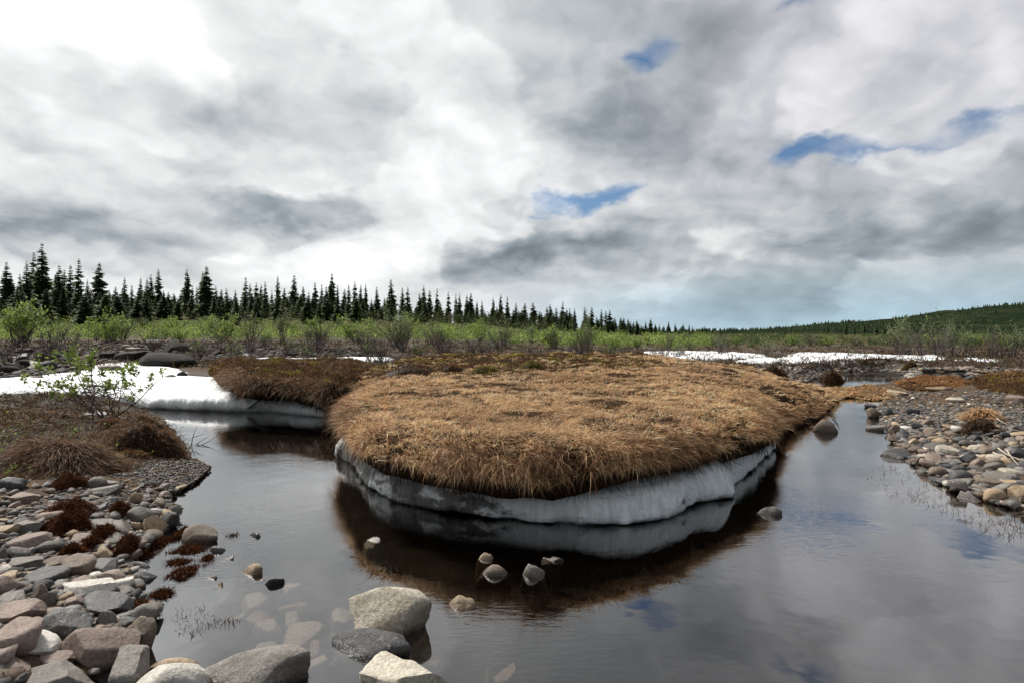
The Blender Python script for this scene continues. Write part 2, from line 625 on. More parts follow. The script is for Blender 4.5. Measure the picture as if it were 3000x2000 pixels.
# distant hill on the right
def make_hill():
    sil = [(1500, 972), (1800, 973), (2050, 971), (2200, 967), (2300, 962), (2430, 947), (2520, 943), (2650, 931), (2780, 915), (2870, 902), (2930, 895), (3000, 893),
           (3150, 890), (3300, 900), (3500, 915), (3800, 935), (4300, 958)]
    D = 900.0
    px = np.linspace(1500, 4300, 420)
    top = np.interp(px, [s[0] for s in sil], [s[1] for s in sil])
    prof = [(-420, 0.0), (-330, .22), (-250, .45), (-170, .62), (-90, .84), (-30, .97), (0, 1.0), (60, .95), (200, .6), (380, 0)]
    rows = 60
    q = np.linspace(0, 1, rows)
    po = np.array(prof)
    u = np.linspace(-420, 380, rows)
    k = np.interp(u, po[:, 0], po[:, 1])
    PX, U = np.meshgrid(px, u)
    K = np.interp(U, po[:, 0], po[:, 1])
    Yd = D + U
    X = (PX - 1500) / F * D * (1 + 0.25 * U / D)
    Hh = CH + (HOR - np.interp(PX, px, top)) / F * D
    Z = -1 + (Hh + 1) * K * (1 + 0.25 * fbm(X / 60, Yd / 60, 4, 3) * (K < 0.96))
    Z += 2.4 * np.abs(fbm(X / 14, Yd / 14, 8, 3)) * sstep(0.05, 0.5, K)
    V = np.stack([X, Yd, Z], -1).reshape(-1, 3)
    me = tri_mesh('hill', V, grid_quads(rows, len(px)))
    m, t, b = new_mat('hill')
    g = t.nodes.new('ShaderNodeNewGeometry').outputs['Position']
    n1 = noise(t, g, 0.012, 5, 0.6)
    n2 = noise(t, g, 0.09, 5, 0.7)
    c = mixc(t, n1.step(0.4, 0.62), (0.014, 0.024, 0.012), (0.034, 0.044, 0.021))
    c = mixc(t, n2.step(0.52, 0.6), c, (0.010, 0.019, 0.011))
    t.links.new(c, b.inputs['Base Color'])
    b.inputs['Roughness'].default_value = 1.0
    b.inputs['Specular IOR Level'].default_value = 0.0
    bump(t, b, n2, 1.0, 6.0)
    link('hill', me, m, kind='structure')


make_hill()


def hill_forest():
    """far conifers on the hill, one dark mass"""
    h = bpy.data.objects['hill'].data
    n = len(h.vertices)
    co = np.zeros(n * 3)
    h.vertices.foreach_get('co', co)
    co = co.reshape(-1, 3)
    ok = co[(co[:, 2] > 2) & (co[:, 1] < 925) & (co[:, 0] < 950)]
    k = rng.integers(0, len(ok), 5200)
    P = ok[k] + rng.normal(0, 2.0, (5200, 3)) * np.array([1, 1, 0])
    P = P[fbm(P[:, 0] / 45, P[:, 1] / 45, 91, 3) > -0.03]
    m = len(P)
    H = rng.uniform(2.0, 5.5, m)
    R = H * rng.uniform(.2, .42, m)
    th = np.linspace(0, 2 * np.pi, 5, endpoint=False)
    ring = np.stack([P[:, None, 0] + R[:, None] * np.cos(th), P[:, None, 1] + R[:, None] * np.sin(th), np.repeat(P[:, 2:3] - 1.0, 5, 1)], -1)
    tip = (P + np.stack([0 * H, 0 * H, H], 1))[:, None]
    V = np.concatenate([ring, tip], 1).reshape(-1, 3)
    f = np.array([[j, (j + 1) % 5, 5] for j in range(5)])
    T = (np.arange(m)[:, None, None] * 6 + f[None]).reshape(-1, 3)
    c = np.repeat(pick([(2, (.018, .030, .014)), (1, (.030, .044, .018)), (1, (.012, .020, .010))], m), 6, 0)
    link('hill_forest', tri_mesh('hill_forest', V, T, c, False), MAT_MOSS, kind='stuff', label='dark scrub and conifers covering the distant hill')



# ------------------------------------------------------------------ grass blades, joined
def blades(P, G, Bd, Ln, Wd, col, segs=3, twist=None):
    """P roots, G first direction, Bd drift of the tip (both n x 3), Ln lengths, Wd widths, col n x 3"""
    n = len(P)
    t = np.linspace(0, 1, segs + 1)
    side = np.cross(G, rng.normal(size=(n, 3)))
    side /= np.linalg.norm(side, axis=1, keepdims=True) + 1e-9
    V = np.zeros((n, 2 * segs + 1, 3))
    for k in range(segs + 1):
        c = P + Ln[:, None] * (G * (t[k] - 0.45 * t[k] ** 2) + Bd * t[k] ** 2 * 0.55)
        if k < segs:
            w = Wd[:, None] * 0.5 * (1 - 0.55 * t[k])
            V[:, 2 * k] = c - side * w
            V[:, 2 * k + 1] = c + side * w
        else:
            V[:, 2 * segs] = c
    tr = []
    for k in range(segs - 1):
        a = 2 * k
        tr += [(a, a + 1, a + 3), (a, a + 3, a + 2)]
    a = 2 * (segs - 1)
    tr.append((a, a + 1, a + 2))
    tr = np.array(tr)
    m = 2 * segs + 1
    T = (np.arange(n)[:, None, None] * m + tr[None]).reshape(-1, 3)
    C = np.repeat(col, m, axis=0)
    return V.reshape(-1, 3), T, C


def join(parts):
    Vs, Ts, Cs, o = [], [], [], 0
    for V, T, C in parts:
        Vs.append(V); Ts.append(T + o); Cs.append(C)
        o += len(V)
    return np.concatenate(Vs), np.concatenate(Ts), np.concatenate(Cs)


def unit(v):
    return v / (np.linalg.norm(v, axis=-1, keepdims=True) + 1e-9)


def pick(pal, n, jit=0.18):
    """n colours from weighted palette [(w, (r,g,b))], jittered"""
    w = np.array([p[0] for p in pal], float)
    i = rng.choice(len(pal), n, p=w / w.sum())
    c = np.array([p[1] for p in pal])[i]
    return np.clip(c * np.exp(rng.normal(0, jit, (n, 1))), 0, 0.9)


MAT_GRASS = mat_attr('dry_grass', 0.6, 0.25, 0.40)
MAT_MOSS = mat_attr('moss', 0.9, 0.1, 0.15)
MAT_LEAF = mat_attr('leaves', 0.6, 0.25, 0.35)
MAT_WOOD = mat_attr('wood', 0.8, 0.2, 0.0)
hill_forest()


# ------------------------------------------------------------------ turf banks: overhanging rims over ice
def mat_peat():
    m, t, b = new_mat('peat')
    g = t.nodes.new('ShaderNodeNewGeometry').outputs['Position']
    n1 = noise(t, g, 3.0, 4, 0.6)
    n2 = noise(t, g, 45.0, 4, 0.7)
    c = mixc(t, n2.step(0.3, 0.7), (0.014, 0.009, 0.006), (0.060, 0.036, 0.020))
    c = mixc(t, n1.step(0.5, 0.7) * 0.6, c, (0.075, 0.036, 0.014))
    t.links.new(c, b.inputs['Base Color'])
    b.inputs['Roughness'].default_value = 1.0
    b.inputs['Specular IOR Level'].default_value = 0.05
    bump(t, b, n2, 0.8, 0.03)
    return m


MAT_PEAT = mat_peat()


class Bank:
    def __init__(self, name, pts, center, plateau, n=420, wig=0.05, seed=1, relief=0.05, lift=0.0):
        P = np.array([(*W(a, b_, z), z + lift * math.exp(-w / 0.25), w) for a, b_, z, w in pts])
        O = smooth_closed(P, n)
        cx, cy_ = center
        D = O[:, :2] - np.array(center)
        R = np.linalg.norm(D, axis=1)
        dirn = D / R[:, None]
        s = np.concatenate([[0], np.cumsum(np.linalg.norm(np.diff(O[:, :2], axis=0), axis=1))])
        R = R + wig * 2 * fbm(s * 2.2, s * 0 + 3.3, seed, 3)
        O[:, 2] += 0.10 * fbm(s * 1.7, s * 0 + 9.1, seed + 2, 3) * np.exp(-O[:, 3] / 0.3)
        es = [0.0, 0.015, 0.04, 0.08, 0.13, 0.19, 0.27, 0.37, 0.5]
        rows, E = [], []
        zl, w = O[:, 2], np.maximum(O[:, 3], 0.02)

        def put(rad, e):
            x = cx + dirn[:, 0] * rad
            y = cy_ + dirn[:, 1] * rad
            zp = plateau(x, y)
            z = zl + (zp - zl) * (1 - np.exp(-e / w))
            z = z + 0.16 * np.maximum(fbm(x * 1.5, y * 1.5, seed + 21, 2), -0.05) * sstep(9.8, 11.5, y) * sstep(0.1, 0.5, e)
            z = z + (relief * 2 * fbm(x * 2.4, y * 2.4, seed + 3, 4) + 0.07 * fbm(x * 6.5, y * 6.5, seed + 9, 2)) * sstep(0.02, 0.3, e)
            rows.append(np.stack([x, y, z], 1))
            E.append(np.broadcast_to(e, x.shape))

        for e in es:
            put(np.maximum(R - e, 0.05), np.full(n, e))
        m = 46
        for k in range(1, m + 1):
            f = k / m
            rad = (R - 0.5) * (1 - f ** 0.9) + 0.01
            put(rad, R - rad)
        V = np.stack(rows)                       # rows x n x 3
        self.V, self.E = V.reshape(-1, 3), np.stack(E).ravel()
        nr = V.shape[0]
        self.out = np.broadcast_to(dirn[None], (nr, n, 2)).reshape(-1, 2)
        self.w = np.broadcast_to(w[None], (nr, n)).ravel()
        Q = grid_quads(nr, n, wrap=True)
        self.T = np.concatenate([Q[:, [0, 1, 2]], Q[:, [0, 2, 3]]])
        # underside
        U = [V[0]]
        for e, dz in ((0.012, -0.05), (0.04, -0.11), (0.10, -0.17), (0.18, -0.19), (0.34, -0.12), (0.7, -0.05)):
            q = V[0].copy()
            rad = np.maximum(R - e, 0.05)
            q[:, 0] = cx + dirn[:, 0] * rad
            q[:, 1] = cy_ + dirn[:, 1] * rad
            q[:, 2] = np.minimum(np.maximum(zl + dz + 0.05 * fbm(q[:, 0] * 6, q[:, 1] * 6, seed + 8, 3), -0.12), V[0][:, 2] - 0.01)
            U.append(q)
        U = np.stack(U)
        QU = grid_quads(len(U), n, wrap=True)[:, ::-1] + len(self.V)
        Vall = np.concatenate([self.V, U.reshape(-1, 3)])
        Qall = np.concatenate([Q, QU])
        # which way round?
        self.obj = link(name, tri_mesh(name, Vall, Qall), MAT_PEAT, kind='structure')
        self.rim = V[0]
        self.dirn = dirn
        self.steep = np.exp(-w / 0.35)

    def sample(self, n, dens=None):
        V, T = self.V, self.T
        a, b_, c = V[T[:, 0]], V[T[:, 1]], V[T[:, 2]]
        ar = 0.5 * np.linalg.norm(np.cross(b_ - a, c - a), axis=1)
        cen = (a + b_ + c) / 3
        if dens is not None:
            ar = ar * dens(cen, self.E[T].mean(1))
        i = rng.choice(len(T), n, p=ar / ar.sum())
        r1, r2 = rng.random((2, n))
        q = np.sqrt(r1)
        b0, b1, b2 = 1 - q, q * (1 - r2), q * r2
        tri = T[i]
        mixv = lambda A: (A[tri[:, 0]].T * b0 + A[tri[:, 1]].T * b1 + A[tri[:, 2]].T * b2).T
        nrm = unit(np.cross(b_[i] - a[i], c[i] - a[i]))
        nrm *= np.sign(nrm[:, 2:3] + 1e-9)
        return mixv(V), nrm, mixv(self.E), unit(mixv(self.out)), mixv(self.w)


MAIN = Bank('grass_bank', [
    (1003, 1262, .40, .13), (1020, 1300, .37, .11), (1058, 1348, .35, .10), (1130, 1388, .34, .09), (1260, 1418, .33, .09),
    (1400, 1442, .32, .09), (1540, 1455, .31, .09), (1680, 1447, .31, .09), (1820, 1422, .32, .09), (1960, 1390, .33, .10),
    (2100, 1350, .34, .11), (2200, 1322, .34, .14), (2262, 1290, .32, .22), (2275, 1262, .20, .30), (2310, 1245, .08, .45),
    (2380, 1222, .05, .6), (2425, 1195, .05, .7), (2448, 1172, .05, .8), (2440, 1150, .10, 1.0), (2310, 1120, .28, 1.0), (2223, 1084, .45, .6),
    (2150, 1068, .6, .4), (2000, 1066, .62, .4), (1700, 1064, .62, .4), (1400, 1064, .62, .4), (1200, 1072, .60, .4), (1110, 1090, .58, .4),
    (1048, 1115, .55, .3), (1040, 1150, .48, .25), (1055, 1188, .42, .15), (1020, 1208, .40, .14), (1006, 1235, .40, .13)],
    (0.9, 9.2), lambda x, y: 0.70 + 0.022 * (y - 5) - 0.45 * sstep(3.4, 7.6, x) - 0.05 * sstep(-1.5, -2.6, x), n=640, seed=4, relief=0.06, lift=0.185)

MOSSB = Bank('moss_bank', [
    (668, 1126, .50, .2), (678, 1146, .44, .15), (740, 1160, .41, .14), (850, 1162, .40, .14), (925, 1180, .33, .14), (962, 1202, .22, .14),
    (1000, 1200, .22, .2), (1050, 1180, .3, .3), (1120, 1130, .5, .4), (1130, 1090, .6, .4), (1020, 1070, .62, .4), (850, 1072, .6, .4),
    (720, 1078, .5, .4), (640, 1082, .45, .4), (612, 1094, .42, .3), (640, 1110, .45, .3)],
    (-4.2, 13.4), lambda x, y: 0.74 + 0.012 * (y - 10), n=360, seed=14, relief=0.10, lift=0.16)

TONGUE = Bank('grass_tongue', [
    (2415, 1168, .05, .5), (2480, 1160, .03, .25), (2540, 1170, .02, .2), (2600, 1167, .02, .2), (2648, 1152, .03, .3), (2625, 1136, .05, .5),
    (2540, 1132, .05, .5), (2470, 1134, .06, .5), (2400, 1140, .10, .5)],
    W(2520, 1148, .08), lambda x, y: 0.07 + 0 * x, n=200, seed=23, relief=0.05)

ORANGE = Bank('sedge_bank', [
    (2612, 1128, .02, .2), (2680, 1108, .10, .3), (2800, 1106, .12, .3), (2825, 1122, .10, .3), (2790, 1146, .03, .2), (2700, 1140, .02, .2)],
    W(2720, 1124, .08), lambda x, y: 0.18 + 0 * x, n=200, seed=29, relief=0.05)

HEATH = Bank('heath_bank', [
    (2830, 1128, .15, .3), (2900, 1104, .3, .4), (3050, 1096, .4, .5), (3250, 1105, .4, .5), (3250, 1170, .25, .4), (3050, 1165, .2, .3), (2930, 1155, .16, .3), (2860, 1145, .12, .3)],
    W(3030, 1130, .3), lambda x, y: 0.46 + 0 * x, n=220, seed=33, relief=0.10)

STRAW = [(3.4, (.74, .50, .29)), (4, (.64, .385, .20)), (2.0, (.40, .215, .10)), (1.4, (.13, .066, .03)), (1.7, (.78, .60, .39)), (.5, (.24, .185, .06))]
RIMPAL = [(1.6, (.50, .32, .18)), (2, (.33, .18, .085)), (2, (.19, .09, .04)), (2, (.085, .04, .018)), (.5, (.66, .47, .30))]
RUST = [(2, (.16, .065, .018)), (2, (.095, .040, .012)), (1, (.05, .022, .008)), (.6, (.22, .12, .03))]
OLIVE = [(2, (.15, .125, .025)), (1.5, (.085, .062, .02)), (1.2, (.25, .21, .035)), (1, (.06, .035, .014))]
BROWN = [(2, (.12, .062, .028)), (2, (.07, .036, .016)), (1.5, (.18, .10, .05)), (.5, (.28, .175, .095)), (.5, (.10, .08, .028))]
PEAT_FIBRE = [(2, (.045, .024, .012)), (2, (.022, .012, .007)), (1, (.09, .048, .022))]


def wid(P, base, k=0.45):
    return np.maximum(base, k * np.linalg.norm(P - np.array([0, 0, CH]), axis=1) / 569.0)


def tuft_blades(pos, nrm, e, out, w, per, pal, lmin, lmax, base_w=0.0042, lie=0.75, hang=True, seed=3, spread=0.05, segs=3):
    """each root gets a small splay of blades; near a steep rim they arch over and hang"""
    n = len(pos)
    ang = 2 * np.pi * 1.6 * fbm(pos[:, 0] * 0.9, pos[:, 1] * 0.9, seed, 3) + rng.normal(0, 0.9, n) - 0.6
    flow = np.stack([np.cos(ang), np.sin(ang), 0 * ang], 1)
    tone = np.exp(rng.normal(0, 0.25, (n, 1)) + 0.9 * fbm(pos[:, :1] * 0.8, pos[:, 1:2] * 0.8, seed + 40, 3))
    tl = np.repeat(np.exp(rng.normal(0, 0.28, n)), per)
    rep = lambda A: np.repeat(A, per, axis=0)
    p = rep(pos)
    N = len(p)
    off = rng.normal(0, spread, (N, 3)) * np.array([1, 1, 0.0])
    f, nn, o, ee, ww = rep(flow), rep(nrm), rep(out), rep(e), rep(w)
    o3 = np.concatenate([o, np.zeros((N, 1))], 1)
    hg = np.exp(-ee / 0.20) * np.exp(-ww / 0.45) if hang else np.zeros(N)
    hg = (hg * rng.uniform(0.6, 1.1, N) * np.repeat(rng.uniform(0.35, 1.3, n), per)).clip(0, 1)[:, None]
    off *= (1 - 0.6 * hg)
    p = p + off - np.array([0, 0, 0.012])
    rr = unit(rng.normal(size=(N, 3)))
    rr[:, 2] = np.abs(rr[:, 2]) * 0.5
    G0 = unit(nn * 0.8 + np.array([0, 0, 0.35]) + f * 0.35 * lie + rr * 0.75 + unit(off + 1e-6) * 0.35)
    B0 = f * lie + rr * 0.45 + np.array([0, 0, -0.55]) * lie
    G1 = unit(o3 * 0.75 + np.array([0, 0, 0.30]) + rr * 0.55)
    B1 = np.array([0, 0, -1.55]) + o3 * 0.10 + rr * 0.40
    G = unit(G0 * (1 - hg) + G1 * hg)
    Bd = B0 * (1 - hg) + B1 * hg
    L = rng.uniform(lmin, lmax, N) * (1 + 0.15 * hg[:, 0]) * tl
    wd = wid(p, base_w) * rng.uniform(0.7, 1.3, N)
    col = np.clip(pick(pal, N) * rep(tone), 0, 0.9)
    return blades(p, G, Bd, L, wd, col, segs)


def fuzz(pos, nrm, pal, lmin, lmax, base_w=0.006, up=0.6, k=0.8):
    N = len(pos)
    G = unit(nrm * up + rng.normal(size=(N, 3)) * 0.55 + np.array([0, 0, 0.25]))
    col = pal if isinstance(pal, np.ndarray) else pick(pal, N)
    return blades(pos - nrm * 0.006, G, rng.normal(size=(N, 3)) * 0.4, rng.uniform(lmin, lmax, N), wid(pos, base_w, k), col, 2)


def bank_colours(P, seed):
    """moss cover in patches: brown, rust, olive, yellow green"""
    n = len(P)
    k = fbm(P[:, 0] * 0.9, P[:, 1] * 0.9, seed, 4)
    k2 = fbm(P[:, 0] * 2.3, P[:, 1] * 2.3, seed + 5, 3)
    c = pick(BROWN, n)
    r = pick(RUST, n)
    o = pick(OLIVE, n)
    y = pick([(1, (.40, .34, .04)), (1, (.28, .24, .035))], n)
    c = np.where((k > 0.03)[:, None], r, c)
    c = np.where((k2 > 0.08)[:, None], o, c)
    c = np.where((k2 + 0.4 * k > 0.15)[:, None], y, c)
    return c


RUSTSPOT = np.array(W(1470, 1345, .55))


def dress_banks():
    near = lambda p: 1.0 / (np.linalg.norm(p[:, :2], axis=1) ** 1.75)
    rust = lambda p: np.exp(-(((p[:, 0] - RUSTSPOT[0]) / 0.28) ** 2 + ((p[:, 1] - RUSTSPOT[1]) / 0.17) ** 2))
    backl = lambda p: sstep(9.6, 11.4, p[:, 1] + 0.9 * fbm(p[:, 0], p[:, 1], 71, 2) - 0.35 * np.maximum(p[:, 0] + 1, 0)) * (1 - sstep(2.0, 4.5, p[:, 0]))
    parts = []
    dens = lambda p, e: near(p) * (1 + 2.2 * np.exp(-e / 0.2) * (p[:, 1] < 9)) * (1 - 0.85 * rust(p)) * (1 - 0.85 * backl(p)) * np.clip(0.8 + 2.6 * fbm(p[:, 0] * 2.6, p[:, 1] * 2.6, 61, 3), 0.12, 2.0)
    s = MAIN.sample(12000, dens)
    parts.append(tuft_blades(*s, 14, STRAW, 0.05, 0.135, base_w=0.0034, lie=0.95, spread=0.035))
    # short thatch below
    s = MAIN.sample(30000, dens)
    parts.append(tuft_blades(*s, 1, STRAW[:4] + [(2, (.09, .045, .02))], 0.05, 0.12, lie=1.0, segs=2))
    # rim fringe
    rim = lambda p, e: (e < 0.16) * np.clip(0.6 + 4 * fbm(p[:, 0] * 3.1, p[:, 1] * 3.1, 88, 2), 0.03, 2.5) * near(p) * (p[:, 1] < 12) * (1 - 0.6 * rust(p))
    s = MAIN.sample(1700, rim)
    parts.append(tuft_blades(*s, 13, RIMPAL, 0.08, 0.25, lie=0.8, spread=0.02))
    V, T, C = join(parts)
    link('dry_grass', tri_mesh('dry_grass', V, T, C, False), MAT_GRASS, kind='stuff', label='golden brown matted dry grass covering the overhanging bank')
    # low right rims, tongue and orange sedge
    parts = []
    for bk, n, pal, ln in ((TONGUE, 900, STRAW[:4] + [(2, (.22, .12, .04)), (1, (.13, .10, .03))], (.05, .11)), (ORANGE, 800, [(3, (.38, .20, .085)), (2, (.29, .15, .065)), (1, (.18, .09, .04))], (.07, .15))):
        s = bk.sample(n)
        parts.append(tuft_blades(*s, 12, pal, *ln, lie=0.5))
    V, T, C = join(parts)
    link('sedge', tri_mesh('sedge', V, T, C, False), MAT_GRASS, kind='stuff', label='orange brown sedge on the low tongue between the pools')
    # moss on the back of the main bank, the moss bank and the heath bank
    parts = []
    for bk, n, dn, sd in ((MAIN, 34000, lambda p, e: backl(p), 40), (MOSSB, 34000, lambda p, e: near(p) * (1 + 2 * np.exp(-e / .3)), 44), (HEATH, 9000, None, 47)):
        p, nr, e, o, w = bk.sample(n, dn)
        parts.append(fuzz(p, nr, bank_colours(p, sd), 0.03, 0.075))
    p, nr, e, o, w = MAIN.sample(5000, lambda p, e: rust(p) + 0.004)
    parts.append(fuzz(p, nr, RUST, 0.02, 0.05))
    V, T, C = join(parts)
    link('moss_cover', tri_mesh('moss_cover', V, T, C, False), MAT_MOSS, kind='stuff', label='brown rust and olive moss cover on the back banks')
    # brown hanging edge of the moss bank and thin dead grass on it
    parts = []
    s = MOSSB.sample(1700, lambda p, e: (e < 0.22) * 1.0 * (p[:, 1] < 13.5))
    parts.append(tuft_blades(*s, 12, BROWN + [(1, (.20, .09, .03))], 0.14, 0.30, lie=0.8, spread=0.03))
    s = MOSSB.sample(900, lambda p, e: (e > 0.2) * 1.0)
    parts.append(tuft_blades(*s, 5, BROWN, 0.08, 0.2, lie=0.5))
    s = HEATH.sample(500)
    parts.append(tuft_blades(*s, 8, BROWN + [(2, (.30, .19, .09))], 0.08, 0.2, lie=0.6))
    V, T, C = join(parts)
    link('dead_sedge', tri_mesh('dead_sedge', V, T, C, False), MAT_GRASS, kind='stuff', label='dark brown dead sedge hanging from the moss bank rim')
    # roots and peat fibres under both rims, massed dark to paint shade there
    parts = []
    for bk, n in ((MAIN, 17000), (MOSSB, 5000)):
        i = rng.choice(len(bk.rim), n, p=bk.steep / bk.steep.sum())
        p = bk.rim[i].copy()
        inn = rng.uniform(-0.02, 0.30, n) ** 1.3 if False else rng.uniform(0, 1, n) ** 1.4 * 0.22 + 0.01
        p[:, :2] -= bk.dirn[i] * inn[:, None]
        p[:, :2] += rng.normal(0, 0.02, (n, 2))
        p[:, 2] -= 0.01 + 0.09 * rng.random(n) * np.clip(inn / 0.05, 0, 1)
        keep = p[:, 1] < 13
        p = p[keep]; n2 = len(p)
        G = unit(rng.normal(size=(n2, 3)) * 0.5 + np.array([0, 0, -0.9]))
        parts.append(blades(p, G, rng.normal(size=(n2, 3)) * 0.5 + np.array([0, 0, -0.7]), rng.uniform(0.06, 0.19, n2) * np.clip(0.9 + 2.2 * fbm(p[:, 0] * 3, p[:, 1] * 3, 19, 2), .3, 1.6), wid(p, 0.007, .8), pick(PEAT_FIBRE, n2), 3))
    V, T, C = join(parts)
    link('peat_fibres_shade', tri_mesh('peat_fibres_shade', V, T, C, False), MAT_GRASS, kind='stuff', label='black peat fibres and roots hanging under the turf rims')


dress_banks()


# ------------------------------------------------------------------ ice under the banks
def mat_ice(name, clean, dirty, seed, dark_amt=1.0, lo=0.72):
    m, t, b = new_mat(name)
    g = t.nodes.new('ShaderNodeNewGeometry').outputs['Position']
    x, y, z = sep(t, g)
    streak = noise(t, comb(t, x * 22.0 + y * 9.0, y * 14.0 - x * 5.0, z * 1.6), 1.0, 5, 0.65)
    blot = noise(t, comb(t, x + seed, y, z * 2.2), 2.1, 5, 0.62)
    fine = noise(t, g, 38.0, 4, 0.7)
    c = mixc(t, streak.step(0.30, 0.72), tuple(v * lo for v in clean), clean)
    top = (z + (fine - 0.5) * 0.16 + (blot - 0.5) * 0.25 - x.step(-1.0, 1.2, -0.04, 0.05)).step(0.14, 0.29)  # darker band towards the top, reaching lower at the left
    patch = (blot + (fine - 0.5) * 0.20 - x.step(-0.9, 0.7, 0.0, 0.24)).step(0.36, 0.50)  # dark blotches, densest at the left
    c = mixc(t, ((top * 0.8).max(patch * 0.94) * dark_amt).clamp(), c, mixc(t, fine.step(0.35, 0.65), tuple(v * 0.4 for v in dirty), dirty))
    t.links.new(c, b.inputs['Base Color'])
    b.inputs['Roughness'].default_value = 0.42
    b.inputs['Specular IOR Level'].default_value = 0.5
    b.inputs['Subsurface Weight'].default_value = 0.0
    bump(t, b, streak * 1.0 + fine * 0.6 + blot * 1.2, 0.8, 0.03)
    return m


def ledge(pts, rows, closed=False, n=300, amp=0.05, flute=0.012, seed=2, face=None, znoise=0.02, lump=0.0, rough=0.0):
    """ice wall: base line pixels -> loft of (inward offset, height) rows, outward side to the camera's side"""
    P = np.array([W(a, b_) for a, b_ in pts])
    O = smooth_closed(P, n, closed=False)
    tan = np.gradient(O, axis=0)
    nor = unit(np.stack([tan[:, 1], -tan[:, 0]], 1))       # to the right of the path = outward
    s = np.concatenate([[0], np.cumsum(np.linalg.norm(np.diff(O, axis=0), axis=1))])
    R = []
    for k, (off, z) in enumerate(rows):
        o = -off + amp * 2 * fbm(s * 1.5, s * 0 + z * 2.0, seed, 3) + rough * 2 * fbm(s * 6, s * 0 + z * 9.0, seed + 11, 3) + flute * 2 * fbm(s * 16, s * 0 + z * 1.5, seed + 7, 2) + flute * (np.abs(np.sin(s * 9.0 + 3 * np.sin(s * 2.3))) - 0.5)
        zz = z + znoise * 2 * fbm(s * 3, s * 0 + k, seed + 2, 3)
        if rough and z < 0.07:
            zz = zz + 0.05 * np.maximum(fbm(s * 2.6, s * 0 + 5.0, seed + 21, 3), -0.12)
        if lump:
            zz = zz * (1 + lump * 2 * fbm(s * 0.9, s * 0 + 1.0, seed + 4, 2))
        q = O + nor * o[:, None]
        R.append(np.stack([q[:, 0], q[:, 1], zz], 1))
    R = np.stack(R)
    return R.reshape(-1, 3), grid_quads(len(rows), n)


MAT_ICE = mat_ice('old_ice', (0.90, 0.94, 0.96), (0.055, 0.050, 0.045), 3.1)
V, Q = ledge([(990, 1338), (1022, 1358), (1060, 1402), (1085, 1437), (1160, 1472), (1300, 1503), (1480, 1524), (1600, 1537), (1790, 1541),
              (1900, 1530), (1960, 1517), (2025, 1492), (2060, 1476), (2136, 1458), (2140, 1432), (2205, 1385), (2245, 1345), (2268, 1318)],
             [(0.40, 0.03), (0.15, 0.012), (0.03, 0.008), (0.0, 0.020), (-0.012, 0.05), (0.0, 0.10), (0.015, 0.16), (0.045, 0.23), (0.10, 0.31), (0.20, 0.38), (0.5, 0.46)],
             n=760, amp=0.055, flute=0.016, seed=5, znoise=0.016, rough=0.045)
link('ice_ledge', tri_mesh('ice_ledge', V, Q), MAT_ICE, label='dirty grey ice ledge undercut beneath the overhanging dry grass bank', category='ice')

MAT_ICE2 = mat_ice('snow_ice', (0.94, 0.96, 0.97), (0.45, 0.46, 0.47), 9.0, 0.25, 0.86)
V, Q = ledge([(372, 1186), (460, 1192), (560, 1200), (640, 1204), (720, 1206), (800, 1205), (880, 1210), (940, 1216), (968, 1216), (1000, 1204), (1030, 1195)],
             [(0.10, -0.10), (0.02, -0.05), (-0.16, 0.01), (-0.20, 0.07), (-0.21, 0.15), (-0.16, 0.24), (-0.06, 0.29), (0.16, 0.33), (0.4, 0.35), (0.9, 0.36), (1.4, 0.34), (1.8, 0.1)],
             n=300, amp=0.16, flute=0.01, seed=31, znoise=0.012, lump=0.12)
link('ice_ledge', tri_mesh('ice_ledge', V, Q), MAT_ICE2, label='white rounded ice ledge under the moss bank at the back of the pond', category='ice')


# ------------------------------------------------------------------ snow patches
def mat_snow():
    m, t, b = new_mat('snow')
    g = t.nodes.new('ShaderNodeNewGeometry').outputs['Position']
    n1 = noise(t, g, 1.2, 5, 0.6)
    n2 = noise(t, g, 25.0, 4, 0.7)
    c = mixc(t, n1.step(0.4, 0.7) * 0.5, (0.90, 0.92, 0.94), (0.78, 0.80, 0.82))
    c = mixc(t, (n1 * 0.5 + n2 * 0.5).step(0.57, 0.65) * 0.7, c, (0.22, 0.19, 0.16))
    t.links.new(c, b.inputs['Base Color'])
    b.inputs['Roughness'].default_value = 0.7
    b.inputs['Subsurface Weight'].default_value = 0.0
    bump(t, b, n1 * 3 + n2 * 0.6, 0.8, 0.06)
    return m


MAT_SNOW = mat_snow()


def snow(poly_px, thick, wdt, label, step=0.12, z=None, seed=1, rag=0.35):
    if z is None:
        a = np.array(poly_px, float)
        X, Y, _ = hit(a[:, 0], a[:, 1])
        poly = np.stack([X, Y], 1)
    else:
        poly = np.array([W(a, b_, z) for a, b_ in poly_px])
    poly = smooth_closed(poly, 60)
    x0, y0 = poly.min(0) - 0.4
    x1, y1 = poly.max(0) + 0.4
    xs, ys = np.arange(x0, x1, step), np.arange(y0, y1, step)
    X, Y = np.meshgrid(xs, ys)
    sd = sdist(poly, X, Y) + rag * 2 * fbm(X * 0.9, Y * 0.9, seed, 4)
    k = np.clip(sd / wdt, -1, 1)
    Z = height(X, Y) - 0.06 + np.where(k > 0, (thick + 0.06) * np.sqrt(np.clip(k * (2 - k), 0, 1)), 0.3 * k) + 0.03 * fbm(X, Y, seed + 3, 4) * (k > 0)
    Q = grid_quads(len(ys), len(xs))
    keep = (k.ravel()[Q] > -0.25).all(1)
    Q = Q[keep]
    used, inv = np.unique(Q, return_inverse=True)
    V = np.stack([X, Y, Z], -1).reshape(-1, 3)[used]
    me = tri_mesh('snow_patch', V, inv.reshape(Q.shape))
    return link('snow_patch', me, MAT_SNOW, label=label, category='snow')


